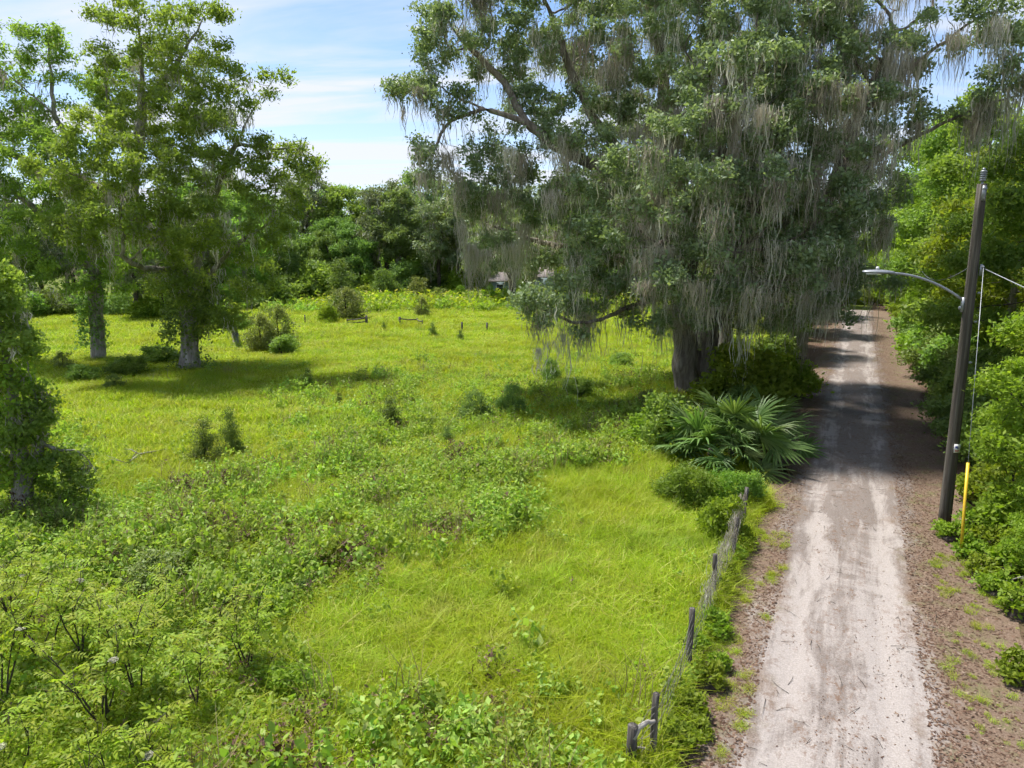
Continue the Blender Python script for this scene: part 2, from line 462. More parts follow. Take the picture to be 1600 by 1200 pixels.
# ------------------------------------------------------------------ growing trees
def ell(n, c, r, rg, shell=2.0):
    d = norm(rg.normal(size=(n, 3)))
    return np.asarray(c) + d * (rg.random((n, 1)) ** (1 / (3 * shell / 2))) * np.asarray(r)

def grow(lines, attr, step, di, dk, iters, rg, grav=0.0):
    """space colonisation from given limbs; lines: list of (polyline, index of the line it leaves from or None)"""
    pos = []; par = []; ends = []
    for pl, src in lines:
        pl = np.asarray(pl, float)
        if src is None: prev = -1
        else:
            a, b = ends[src]
            prev = a + int(np.argmin(np.linalg.norm(np.array(pos[a:b]) - pl[0], axis=1)))
        a0 = len(pos)
        # smooth the limb through its points
        k = max(2, int(np.linalg.norm(np.diff(pl, axis=0), axis=1).sum() / step))
        tt = np.concatenate([[0], np.cumsum(np.linalg.norm(np.diff(pl, axis=0), axis=1))]); tt /= tt[-1]
        q = np.linspace(0, 1, k + 1)
        pts = np.stack([np.interp(q, tt, pl[:, i]) for i in range(3)], 1)
        for _ in range(2): pts[1:-1] = .25 * pts[:-2] + .5 * pts[1:-1] + .25 * pts[2:]
        pts[1:-1] += rg.normal(size=(k - 1, 3)) * step * .07
        for i, p in enumerate(pts):
            if i == 0 and prev >= 0: continue
            pos.append(p); par.append(prev if (i == 0 or (i == 1 and prev >= 0 and src is not None)) else len(pos) - 2)
        ends.append((a0, len(pos)))
    pos = [np.array(p) for p in pos]
    n0 = len(pos)
    Pn = np.array(pos); par = list(par)
    A = np.asarray(attr, float)
    best = np.full(len(A), 1e9); bi = np.zeros(len(A), int)
    def upd(st):
        new = Pn[st:]
        for k0 in range(0, len(new), 400):
            d = np.linalg.norm(A[:, None] - new[None, k0:k0 + 400], axis=2)
            j = d.argmin(1); dm = d[np.arange(len(A)), j]
            u = dm < best
            best[u] = dm[u]; bi[u] = st + k0 + j[u]
    upd(0)
    for it in range(iters):
        alive = best > dk
        A, best, bi = A[alive], best[alive], bi[alive]
        if not len(A): break
        act = best < di
        if not act.any(): di *= 1.3; continue
        ids, inv = np.unique(bi[act], return_inverse=True)
        dirs = norm(A[act] - Pn[bi[act]])
        acc = np.zeros((len(ids), 3)); np.add.at(acc, inv, dirs)
        acc = norm(norm(acc) + rg.normal(size=acc.shape) * .22 + np.array((0, 0, grav)))
        new = Pn[ids] + acc * step
        st = len(Pn); Pn = np.vstack((Pn, new)); par += list(ids)
        upd(st)
    return Pn, np.array(par), n0

def thickness(Pn, par, tip, power, base):
    n = len(Pn); r = np.zeros(n); nch = np.zeros(n, int)
    np.add.at(nch, par[par >= 0], 1)
    acc = np.zeros(n)
    depth = np.zeros(n, int)
    order = np.arange(n)[::-1]
    for i in order:                       # children always follow their parents
        v = acc[i] if nch[i] else tip ** power
        r[i] = v
        if par[i] >= 0: acc[par[i]] += v; depth[par[i]] = max(depth[par[i]], depth[i] + 1)
    r = r ** (1 / power)
    f = base / r[0]
    r = np.where(r > tip * 2, tip * 2 + (r - tip * 2) * (base - tip * 2) / max(r[0] - tip * 2, 1e-6), r)
    return r, nch, depth

def wood(name, Pn, par, r, mat, rg, flare=1.0, minr=0.0, z0=0.0):
    n = len(Pn); ch = [[] for _ in range(n)]
    for i, p in enumerate(par):
        if p >= 0: ch[p].append(i)
    Vs = []; Fs = []; off = 0
    roots = [i for i in range(n) if par[i] < 0]
    stack = [(i, -1) for i in roots]
    while stack:
        i, p = stack.pop()
        chain = [] if p < 0 else [p]
        rad = [] if p < 0 else [min(r[p], r[i] * 1.35)]
        j = i
        while True:
            chain.append(j); rad.append(r[j])
            if not ch[j]: break
            c = sorted(ch[j], key=lambda q: -r[q])
            for q in c[1:]: stack.append((q, j))
            j = c[0]
        if len(chain) < 2: continue
        rad = np.array(rad)
        if rad.max() < minr: continue
        pts = Pn[chain]
        rm = rad.max()
        k = 12 if rm > .25 else 8 if rm > .1 else 5 if rm > .04 else 3
        d = norm(np.gradient(pts, axis=0)); mdir = norm(pts[-1] - pts[0])
        ref = np.array((1.0, 0, 0)) if abs(mdir[2]) > .6 else np.array((0, 0, 1.0))
        a = norm(np.cross(d, ref)); b = np.cross(d, a)
        th = np.arange(k) * 2 * np.pi / k
        rr = np.repeat(rad[:, None], k, 1)
        if rm > .1:
            rr = rr * (1 + .13 * rg.normal(size=k)[None] * .7 + .06 * rg.normal(size=rr.shape))
        if p < 0 and flare:
            h = pts[:, 2] - pts[0, 2]
            rr = rr * (1 + (.75 * flare * np.exp(-h / (.55 * flare)))[:, None] * (1 + .45 * np.sin(th * 3 + rg.random() * 6) )[None])
        V = pts[:, None] + rr[:, :, None] * (a[:, None] * np.cos(th)[None, :, None] + b[:, None] * np.sin(th)[None, :, None])
        m = len(chain)
        ii = np.arange(m - 1)[:, None] * k; jj = np.arange(k)[None]; j2 = (jj + 1) % k
        Vs.append(V.reshape(-1, 3)); Fs.append(np.stack((ii + jj, ii + j2, ii + k + j2, ii + k + jj), -1).reshape(-1, 4) + off)
        off += m * k
    return mesh(name, np.vstack(Vs), np.vstack(Fs), mat, None, True)

def leaves(name, C, size, mat, rg, aspect=.5, droop=.25, up=.9, tintbase=None, tv=.5):
    n = len(C)
    size = np.broadcast_to(size, (n,)) * np.exp(.34 * rg.normal(size=n)).clip(.4, 2.1)
    nrm = norm(rg.normal(size=(n, 3)) + np.array((0, 0, up)))
    d = rg.normal(size=(n, 3)); d[:, 2] -= droop
    d = norm(d - nrm * (d * nrm).sum(1, keepdims=True))
    s = np.cross(nrm, d)
    L = size[:, None]
    v0 = C - d * L * .5
    v1 = C + s * L * aspect * .5 - nrm * L * .06
    v2 = C + d * L * .5 - nrm * L * .18
    v3 = C - s * L * aspect * .5 - nrm * L * .06
    V = np.stack((v0, v1, v2, v3), 1).reshape(-1, 3)
    F = np.arange(n * 4).reshape(-1, 4)
    t = rg.random(n) if tintbase is None else (tintbase * (1 - tv) + rg.random(n) * tv)
    return mesh(name, V, F, mat, t.clip(0, 1))

def moss_mesh(name, pts, lens, nst, spread, rg, width=.045, segs=4):
    """hanging beard: tapered wavy ribbons below each point"""
    ci = np.repeat(np.arange(len(pts)), nst)
    n = len(ci)
    top = pts[ci] + rg.normal(size=(n, 3)) * np.array((1, 1, .35)) * (np.asarray(spread) if np.isscalar(spread) else np.asarray(spread)[ci][:, None])
    L = lens[ci] * (.2 + .9 * rg.random(n) ** 1.8)
    a = rg.random(n) * np.pi
    side = np.stack((np.cos(a), np.sin(a), 0 * a), 1)
    w = width * (.6 + .9 * rg.random(n))
    tt = np.linspace(0, 1, segs + 1)
    ph = rg.random((n, 2)) * 6.28
    P_ = np.zeros((n, segs + 1, 3))
    for k, t in enumerate(tt):
        wig = .045 * (1 + L)
        P_[:, k, 0] = top[:, 0] + wig * np.sin(ph[:, 0] + t * (5 + 6 * ph[:, 1] / 6.28)) * (.3 + .7 * t)
        P_[:, k, 1] = top[:, 1] + wig * np.sin(ph[:, 1] + t * (5 + 6 * ph[:, 0] / 6.28)) * (.3 + .7 * t)
        P_[:, k, 2] = top[:, 2] - L * t
    prof = np.array([.5, 1.0, .8, .5, .06]) if segs == 4 else np.interp(tt, [0, .25, .6, 1], [.5, 1, .7, .05])
    wob = (1 + .55 * rg.normal(size=(n, segs + 1))).clip(.15, 2.6)
    off = side[:, None] * (w[:, None] * prof[None] * wob)[:, :, None] * .5
    V = np.stack((P_ - off, P_ + off), 2).reshape(n, -1, 3)
    b = np.arange(n)[:, None] * (2 * segs + 2) + np.arange(segs)[None] * 2
    F = np.stack((b, b + 1, b + 3, b + 2), -1).reshape(-1, 4)
    tint = np.repeat((rg.random(len(pts)) * .7)[ci] + rg.random(n) * .3, segs)
    return mesh(name, V.reshape(-1, 3), F, M['moss'], tint)

def tree_meshes(name, lines, ells, rg, n_attr, step, di, dk, iters, base_r, n_leaf, leaf, sigma, leafmat, bark, moss=None,
                aspect=.5, droop=.3, up=.8, flare=1.0, grav=.0, tipdepth=4, tip=.012, minr=0.0, shell=2.0, power=2.3, squash=.7):
    vol = np.array([e[1][0] * e[1][1] * e[1][2] * (e[2] if len(e) > 2 else 1) for e in ells]) ** .8
    cnt = np.maximum((vol / vol.sum() * n_attr).astype(int), 3)
    A = np.vstack([ell(k, e[0], e[1], rg, shell) for k, e in zip(cnt, ells)])
    A = A[A[:, 2] > .25 * step]
    Pn, par, n0 = grow(lines, A, step, di, dk, iters, rg, grav)
    r, nch, depth = thickness(Pn, par, tip, power, base_r)
    res = {}
    res['trunk'] = wood(name + '_wood', Pn, par, r, bark, rg, flare, minr)
    thin = np.where((depth < tipdepth) & (np.arange(len(Pn)) >= n0 * (0 if len(lines) > 40 else 1)))[0]
    wts = 1.0 / (1 + depth[thin] * .35); wts /= wts.sum()
    idx = rg.choice(thin, n_leaf, p=wts)
    C = Pn[idx] + rg.normal(size=(n_leaf, 3)) * np.array((1, 1, squash)) * sigma
    C[:, 2] = np.maximum(C[:, 2], .03)
    cl = rg.random(len(Pn))
    # neighbouring twigs share a tone
    tb = .5 + .9 * (fbm(Pn[:, 0] / (sigma * 4) + 50, Pn[:, 2] / (sigma * 4) + Pn[:, 1] / (sigma * 5) + 50, 5, 2) - .5) * 1.2
    res['crown'] = leaves(name + '_leaves', C, leaf, leafmat, rg, aspect, droop, up, (tb * .62 + cl * .38)[idx], .38)
    res['nodes'] = (Pn, par, r, depth, n0)
    if moss:
        nm, lm, nst, spread, width = moss
        k = rg.choice(len(Pn), nm, p=(lambda q: q / q.sum())(np.where(depth < 14, 1.0, .25)))
        res['spanish_moss'] = moss_mesh(name + '_moss', Pn[k] + np.array((0, 0, -.05)), lm * (.35 + rg.gamma(2.0, .5, nm)).clip(.2, 3.2), nst, spread, rg, width)
    return res

def place(name, res, loc, rz=0, scale=1, label=None, cat='tree', group=None, trunk='trunk', crown='crown'):
    e = obj(name, None, None, loc, rz, scale, label, cat, group)
    e.empty_display_size = .3
    obj(trunk, res['trunk'], e)
    obj(crown, res['crown'], e, kind='stuff')
    if 'spanish_moss' in res: obj('spanish_moss', res['spanish_moss'], e, kind='stuff')
    return e

# ------------------------------------------------------------------ the great live oak beside the lane
rg = np.random.default_rng(101)
ob = G(1072, 618); OY = ob[1]
def OP(u, v, dy=0.0): return P(u, v, OY + dy) - ob
PXM = (OY) / 1100.0                                    # metres per photo pixel at the oak
def E(u, v, ru, rv, dy=0.0, ry=None, wt=1.0, base=OP, k=PXM):
    return (base(u, v, dy), np.array((ru * k, (ry if ry else (ru + rv) * .5 * k), rv * k)), wt)
oak_lines = [
    ([(0, 0, -.1), OP(1070, 520), OP(1066, 450, -.3), OP(1075, 380, -.5), OP(1060, 300, 0), OP(1040, 200, .5), OP(1035, 90, .5), OP(1010, 0, 0)], None),
    ([OP(1108, 600, .6) * np.array((1, 1, 0)) + np.array((0, 0, -.1)), OP(1103, 520, .6), OP(1120, 470, .6), OP(1150, 400, .4), OP(1180, 320, 0), OP(1190, 200, 0), OP(1200, 60, 0)], None),
    ([OP(1120, 470, .6), OP(1165, 480, .2), OP(1205, 440, -1), OP(1250, 405, -2), OP(1300, 300, -3), OP(1335, 190, -4), OP(1400, 60, -4)], 1),
    ([OP(1165, 480, .2), OP(1220, 455, 1.5), OP(1290, 440, 3)], 2),
    ([OP(1072, 380, -.5), OP(1000, 280, -.5), OP(910, 250, -1), OP(870, 230, -1), OP(820, 190, -1), OP(755, 170, -1), OP(700, 145, -1)], 0),
    ([OP(1000, 280, -.5), OP(930, 190, .5), OP(890, 110, 1), OP(860, 20, 1)], 4),
    ([OP(820, 190, -1), OP(790, 130, 0), OP(730, 70, 0)], 4),
    ([OP(755, 170, -1), OP(700, 190, -1.5), OP(680, 230, -2)], 4),
    ([OP(1066, 450, -.3), OP(1010, 470, -2), OP(950, 495, -4), OP(900, 508, -5), OP(868, 490, -5.5), OP(840, 480, -6)], 0),
    ([OP(900, 508, -5), OP(872, 520, -5.4), OP(856, 560, -5.6), OP(845, 580, -5.6)], 8),
    ([OP(1066, 450, -.3), OP(960, 400, 1), OP(850, 380, 2), OP(760, 350, 2)], 0),
    ([OP(1180, 320, 0), OP(1130, 260, -4), OP(1110, 160, -5)], 1),
    ([OP(1150, 400, .4), OP(1140, 390, -4), OP(1150, 400, -7)], 1),
    ([OP(1075, 380, -.5), OP(1050, 370, -4), OP(1020, 390, -6.5)], 0),
    ([OP(1300, 300, -3), OP(1400, 230, -3), OP(1480, 190, -3), OP(1560, 155, -3.5), OP(1640, 140, -4)], 2),
    ([OP(1335, 190, -4), OP(1440, 90, -5), OP(1540, 20, -6)], 2),
    ([OP(1190, 200, 0), OP(1200, 120, 4), OP(1180, 20, 5)], 1),
]
oak_ells = [
    E(715, 55, 85, 55, 0, 2.2, 2.0), E(640, 130, 48, 38, -1, 1.4, 1.8), E(665, 245, 30, 45, -2, 1.1, 1.8), E(700, 160, 50, 35, -1, 1.5, 1.2), E(745, 290, 45, 50, -1, 1.5, 1.6), E(800, 300, 55, 45, 0, 1.8, 1.4), E(765, 390, 45, 45, 1, 1.6, 1.2), E(820, 240, 60, 35, 0, 1.6, 1.2), E(790, 80, 70, 55, 1),
    E(850, 160, 45, 35, 0, 1.5), E(760, 240, 75, 20, -1, 1.4, .8), E(725, 300, 38, 28, 0, 1.4), E(775, 330, 60, 45, 1, 1.8), E(900, 215, 55, 55, -2), E(880, 40, 110, 70, 1),
    E(990, 60, 110, 85, 0), E(960, 150, 60, 45, -1), E(1100, 60, 120, 90, -3), E(1230, 70, 120, 100, -4), E(1340, 60, 110, 90, -4), E(1150, -60, 330, 70, 0, 6),
    E(800, -40, 120, 50, 0, 3), E(960, 290, 85, 60, -3), E(1030, 340, 100, 75, -5), E(1150, 190, 110, 80, -6), E(1270, 200, 100, 90, -6), E(1150, 300, 110, 75, -7),
    E(1270, 320, 90, 85, -6), E(900, 330, 70, 55, -1), E(960, 410, 80, 50, -4), E(1090, 430, 90, 50, -7), E(1190, 420, 85, 55, -6.5), E(1290, 430, 60, 70, -4),
    E(845, 475, 40, 32, -6, 1.2, 4.0), E(905, 525, 35, 22, -5, .8, .8), E(1020, 510, 30, 30, -5, .8, .6), E(1060, 470, 45, 30, -6, 1.0),
    E(1100, 150, 200, 120, 5, 3), E(1250, 250, 110, 130, 3, 3), E(1000, 250, 120, 100, 5, 3), E(870, 130, 110, 90, 5, 2, .5), E(1080, 380, 150, 70, 5, 3), E(840, 400, 60, 45, 3, 2, .6),
    E(1000, 460, 90, 40, -2, 2), E(1130, 490, 80, 30, -4, 1.6), E(930, 460, 60, 40, -3, 1.6), E(1230, 380, 90, 60, -7, 2), E(1080, 250, 110, 70, -7, 2), E(980, 350, 90, 50, -5, 2), E(1220, 480, 70, 40, -3, 2), E(1320, 470, 35, 50, -1, 1.4, .6), E(1200, 130, 120, 70, -7, 2), E(1345, 380, 40, 60, 0, 1.4, .6), E(1350, 250, 45, 70, -2, 1.6, .7), E(1385, 140, 45, 60, -3, 1.6, .8), E(1392, 300, 30, 60, -2, 1.2, .6), E(1380, 430, 25, 40, -1, 1.0, .5), E(1420, 170, 50, 30, -3, 2, .6), E(1500, 180, 70, 25, -3.3, 1.6, .4), E(1480, 40, 110, 40, -5, 2.5, .7), E(1560, 130, 60, 30, -4, 2, .4), E(1590, 60, 50, 50, -5, 2, .6),
]
oak = tree_meshes('live_oak', oak_lines, oak_ells, rg, 4600, .32, 3.2, .58, 70, .60, 390000, .13, .215, M['oak_leaf'], M['bark_oak'],
                  moss=(1650, 1.0, 22, .25, .024), aspect=.55, droop=.2, up=.7, flare=.35, tipdepth=5, tip=.011, power=2.0)
oake = place('live_oak_tree', oak, ob, label='huge double-trunked live oak hung with grey moss beside the dirt lane', cat='tree')
# the beards big enough to pick out one by one
for (u, v, dy, L, sprd, n) in [(1290, 130, -8, 2.4, .42, 130), (735, 380, -3, 3.1, .16, 60), (752, 390, -3, 2.4, .2, 60), (722, 350, -3, 2.2, .15, 40), (1060, 170, -5, 2.4, .16, 60), (905, 60, -2, 2.2, .3, 70),
                               (890, 240, -3, 1.7, .22, 50), (1190, 165, -8, 2.6, .2, 60), (1150, 170, -8, 3.2, .12, 40), (1125, 150, -8, 2.2, .2, 50), (1400, 70, -6, 3.0, .2, 70), (1420, 90, -6, 2.2, .2, 40),
                               (630, 165, -2, 1.4, .05, 16), (660, 270, -3, 1.6, .12, 36), (715, 265, -3, 1.6, .18, 50), (795, 230, -3, 1.5, .2, 50), (838, 505, -6.3, 1.1, .25, 50), (842, 545, -6.3, .9, .10, 40),
                               (960, 60, -2, 2.4, .2, 60), (1010, 440, -8, 1.5, .25, 60), (1090, 440, -8.6, 2.0, .25, 70), (1180, 450, -8.2, 1.9, .3, 80), (1260, 440, -6, 2.4, .25, 80), (1255, 520, -2, 2.0, .15, 50),
                               (1310, 400, -5, 2.3, .3, 70), (990, 200, -3, 1.8, .25, 50), (1340, 300, -6, 2.2, .25, 60), (1560, 30, -7, 2.2, .2, 50), (1490, 50, -7, 1.8, .2, 40), (820, 350, -1, 2.4, .2, 60), (775, 300, -2, 2.2, .3, 80), (800, 380, -1, 2.2, .3, 80), (700, 240, -3, 1.8, .2, 50), (860, 300, -3, 1.8, .3, 60), (1230, 250, -8, 2.2, .3, 70), (1120, 330, -9, 1.6, .4, 70)]:
    obj('moss_beard', moss_mesh('moss_beard', OP(u, v, dy)[None], np.array([L]), int(n * 1.9), sprd, rg, .020, 6), oake, kind='stuff')

Pn_, par_, r_, dep_, n0_ = oak['nodes']
front = np.where((Pn_[:, 1] < np.percentile(Pn_[:, 1], 45)) & (Pn_[:, 2] > 3.2) & (dep_ < 12) & (np.arange(len(Pn_)) >= n0_))[0]
for i in rg.choice(front, 90, replace=False):
    obj('moss_beard', moss_mesh('moss_beard', (Pn_[i] + np.array((0, -.25, .1)))[None], np.array([1.0 + 1.7 * rg.random()]), int(70 + 80 * rg.random()), .14 + .2 * rg.random(), rg, .019, 5), oake, kind='stuff')
# ------------------------------------------------------------------ the two big pecans in the field
def loc_fn(base):
    return lambda u, v, dy=0.0: P(u, v, base[1] + dy) - base
rg = np.random.default_rng(202)
b1 = G(297, 580); Q = loc_fn(b1); K1 = b1[1] / 1100
t1_lines = [
    ([(0, 0, -.1), Q(297, 520), Q(292, 470), Q(285, 420, 0), Q(262, 385), Q(225, 350, .5), Q(205, 315, .5), Q(212, 250, .5), Q(222, 190, .5), Q(222, 120, .5), Q(215, 20, .5)], None),
    ([Q(292, 470), Q(318, 440, -.3), Q(350, 400, -.5), Q(390, 365, -.5), Q(425, 350, -.5), Q(430, 290, -.5)], 0),
    ([Q(300, 450, .2), Q(320, 380, .5), Q(335, 300, .6), Q(370, 220, .4), Q(390, 180, .4), Q(415, 140, .4), Q(440, 110, .4)], 0),
    ([Q(370, 225, .4), Q(420, 232, .2), Q(470, 230, 0), Q(500, 250, 0)], 2),
    ([Q(222, 150, .5), Q(250, 135, .5), Q(300, 60, .5), Q(325, 20, .5)], 0),
    ([Q(205, 315, .5), Q(150, 290, -1), Q(110, 270, -2)], 0),
    ([Q(285, 420), Q(220, 420, -3), Q(190, 400, -4)], 0),
]
def EQ(u, v, ru, rv, dy=0, ry=None, wt=1.0): return E(u, v, ru, rv, dy, ry, wt, Q, K1)
t1_ells = [EQ(235, 50, 80, 50), EQ(170, 20, 40, 25), EQ(320, 20, 45, 30, 0, None, .6), EQ(230, 120, 80, 45), EQ(325, 110, 60, 45), EQ(160, 100, 40, 30, 0, None, .6), EQ(425, 120, 30, 28, 0, None, .7), EQ(395, 170, 45, 30),
           EQ(290, 190, 90, 50, -1), EQ(170, 210, 70, 45, -2), EQ(120, 270, 70, 45, -3), EQ(230, 270, 90, 50, -3), EQ(330, 270, 75, 50, -1), EQ(450, 222, 42, 20, 0, None, 1.3), EQ(492, 258, 30, 26, 0, None, 1.6), EQ(455, 285, 35, 25, 0, None, 1.0), EQ(405, 240, 50, 25),
           EQ(425, 290, 55, 38, -1), EQ(470, 330, 24, 20, 0, None, .5), EQ(200, 340, 80, 45, -4), EQ(300, 350, 90, 50, -3), EQ(410, 350, 60, 40, -2), EQ(130, 350, 60, 45, -4), EQ(390, 430, 55, 45, 0), EQ(340, 480, 45, 35, 0), EQ(270, 440, 50, 40, -2), EQ(300, 500, 30, 30, -.5, .8),
           EQ(370, 500, 30, 24, 0, .8), EQ(260, 180, 120, 120, 4, 2)]
t1 = tree_meshes('pecan', t1_lines, t1_ells, rg, 1900, .36, 3.5, .7, 60, .46, 98000, .17, .26, M['pecan_leaf'], M['bark_grey'], moss=(520, .7, 9, .14, .035), aspect=.42, droop=.5, up=.9, flare=.9, tipdepth=4)
t1e = place('pecan_tree', t1, b1, label='tall spreading tree with ivy on its thick split trunk, the right of the field pair', cat='tree')
def trunk_vine(name, pts, rad, n, mat, rg, size, parent, part='vine'):
    pts = np.asarray(pts); q = rg.random(n); tt = np.linspace(0, 1, len(pts))
    C = np.stack([np.interp(q, tt, pts[:, i]) for i in range(3)], 1)
    d = rg.normal(size=(n, 3)); d[:, 2] *= .4
    C = C + norm(d) * (rad * (1 + .5 * rg.random((n, 1)) + .9 * rg.random((n, 1)) ** 4))
    return obj(part, leaves(name, C, size, mat, rg, .75, .6, .3), parent)
trunk_vine('pecan_vine', [Q(285, 530, -.2), Q(295, 480, -.3), Q(300, 430, -.3)], .75, 3200, M['dark_leaf'], rg, .14, t1e)
trunk_vine('pecan_vine_low', [Q(300, 565, -.2), Q(310, 590, -.4)], .7, 800, M['dark_leaf'], rg, .14, t1e)

rg = np.random.default_rng(303)
b2 = G(156, 565); Q2 = loc_fn(b2); K2 = b2[1] / 1100
t2_lines = [
    ([(0, 0, -.1), Q2(152, 500), Q2(150, 430), Q2(140, 360), Q2(130, 300), Q2(112, 230), Q2(85, 178, -1), Q2(40, 140, -2), Q2(-10, 100, -3)], None),
    ([Q2(140, 360), Q2(160, 300), Q2(170, 220), Q2(165, 130), Q2(170, 60)], 0),
    ([Q2(150, 430), Q2(110, 380, -1), Q2(60, 330, -2), Q2(20, 300, -2)], 0),
    ([Q2(130, 300), Q2(60, 260), Q2(0, 230)], 0),
    ([Q2(85, 178, -1), Q2(80, 120), Q2(75, 60)], 0),
]
def EQ2(u, v, ru, rv, dy=0, ry=None, wt=1.0): return E(u, v, ru, rv, dy, ry, wt, Q2, K2)
t2_ells = [EQ2(60, 60, 50, 35), EQ2(20, 50, 40, 30), EQ2(85, 110, 40, 35, 0, None, .7), EQ2(-20, 120, 70, 60), EQ2(30, 190, 50, 40), EQ2(170, 150, 50, 60, 1, None, .6), EQ2(70, 250, 75, 45, -2), EQ2(0, 280, 70, 50, -2), EQ2(110, 310, 70, 45, -3), EQ2(30, 340, 70, 45, -3),
           EQ2(110, 390, 70, 40, -2), EQ2(30, 420, 70, 40, -2), EQ2(-60, 330, 80, 90, -2), EQ2(190, 370, 55, 50, 1), EQ2(180, 430, 40, 30, 0), EQ2(90, 450, 50, 25, -2), EQ2(140, 460, 30, 40, 0, .8), EQ2(-70, 200, 80, 100, 0), EQ2(10, 470, 50, 25, -3)]
t2 = tree_meshes('pecan_b', t2_lines, t2_ells, rg, 1500, .38, 3.5, .75, 60, .40, 78000, .18, .27, M['pecan_leaf'], M['bark_grey'], moss=(380, .7, 9, .14, .035), aspect=.42, droop=.5, up=.9, flare=.6, tipdepth=4)
t2e = place('pecan_tree', t2, b2, label='tall tree with a straight dark trunk, the left of the field pair', cat='tree')
trunk_vine('pecan_b_vine', [Q2(145, 540, -.1), Q2(142, 480, -.1), Q2(146, 420, -.1)], .5, 2400, M['dark_leaf'], rg, .14, t2e)

# ------------------------------------------------------------------ the vine-smothered tree at the left edge
rg = np.random.default_rng(404)
b3 = G(38, 815); Q3 = loc_fn(b3); K3 = b3[1] / 1100
t3_lines = [([(0, 0, -.1), Q3(36, 770), Q3(30, 700), Q3(18, 620), Q3(10, 560), Q3(-5, 490), Q3(-20, 420)], None),
            ([Q3(40, 770), Q3(60, 710), Q3(66, 660), Q3(50, 600), Q3(40, 560)], 0),
            ([Q3(62, 690), Q3(90, 705), Q3(120, 700), Q3(150, 735, -.3)], 1)]
def EQ3(u, v, ru, rv, dy=0, ry=None, wt=1.0): return E(u, v, ru, rv, dy, ry, wt, Q3, K3)
t3_ells = [EQ3(0, 480, 40, 30), EQ3(-10, 430, 40, 30), EQ3(30, 540, 45, 35), EQ3(-20, 580, 50, 50), EQ3(40, 610, 35, 30), EQ3(75, 640, 22, 22), EQ3(30, 665, 55, 35, -.2), EQ3(0, 720, 50, 40), EQ3(60, 725, 30, 25, -.3), EQ3(110, 715, 40, 18), EQ3(130, 750, 25, 25), EQ3(115, 780, 22, 30, 0, .3), EQ3(0, 650, 60, 60, .6), EQ3(75, 790, 16, 20, -.2, .3)]
t3 = tree_meshes('vine_tree', t3_lines, t3_ells, rg, 700, .16, 1.6, .26, 60, .25, 30000, .085, .13, M['pecan_leaf'], M['bark_grey'], moss=(120, .6, 9, .08, .022), aspect=.6, droop=.4, up=.8, flare=.7, tipdepth=4, tip=.008)
t3e = place('vine_covered_tree', t3, b3, label='vine-smothered grey tree cut by the left edge of the picture', cat='tree')

trunk_vine('edge_vine', [Q3(34, 760, -.1), Q3(24, 660, -.1), Q3(10, 560, -.1)], .38, 2600, M['bright_leaf'], rg, .085, t3e)
# ------------------------------------------------------------------ further oaks along the left of the lane
rg = np.random.default_rng(505)
o2_lines = [([(0, 0, -.1), (.1, 0, 1.5), (.3, .1, 3.5), (.2, .2, 6), (.5, 0, 9), (.3, .2, 12)], None),
            ([(.2, .05, 2.6), (1.8, .2, 4.6), (3.6, .4, 6), (5.5, .2, 7.2)], 0), ([(.2, .05, 3), (-1.6, -.4, 5), (-3.4, -.8, 6.5), (-5.2, -.6, 7.8)], 0),
            ([(.3, .1, 3.5), (.4, 2, 5.5), (.3, 4, 7)], 0), ([(.3, .1, 3.8), (0, -2, 5.6), (-.4, -4.2, 6.8)], 0), ([(.2, .2, 6), (2, 1, 9), (3, 1.5, 11)], 0), ([(.2, .2, 6), (-2, -.5, 9), (-3, -1, 11.5)], 0)]
o2_ells = [((x, y, z), (a, a, b), 1) for x, y, z, a, b in [(5, 0, 7, 2, 1.5), (-5, -.5, 7.5, 2.1, 1.5), (0, 4, 7, 2.2, 1.6), (0, -4.4, 6.5, 2.2, 1.6), (3, 2.5, 9.5, 2.2, 1.6), (-3, -2, 10, 2.2, 1.6), (.5, 0, 12.5, 2.6, 1.6), (3, -2.5, 9, 2, 1.6), (-3, 3, 9, 2, 1.6),
                                                           (5.6, 1.5, 5, 1.2, 1), (-5.6, 1, 5.4, 1.3, 1), (3.6, -3.6, 5, 1.5, 1.1), (-3.5, -3.6, 5.2, 1.5, 1.1), (0, 0, 10, 3, 2)]]
oak2 = tree_meshes('lane_oak', o2_lines, o2_ells, rg, 1000, .42, 3.5, .8, 50, .42, 48000, .17, .30, M['oak_leaf2'], M['bark_oak'], moss=(800, .9, 8, .22, .06), aspect=.55, flare=.7)
for (s, w, rz, sc, lab) in [(40, -8.2, .4, .95, 'mossy live oak next behind the great oak on the lane\'s left'), (53, -6.6, 2.1, .85, 'mossy oak whose dark trunk stands near the lane\'s left edge'),
                            (68, -7.2, 4.0, .95, 'mossy oak at the left where the lane narrows in the distance'), (84, -7.2, 5.2, 1.0, 'farthest mossy oak on the lane\'s left side')]:
    place('live_oak_tree', oak2, road(s, w), rz, sc, lab, 'tree', 'oaks lining the left of the lane')

place('live_oak_tree', oak2, G(802, 476), 3.9, 1.0, 'mossy dark-trunked oak beside the far house', 'tree')
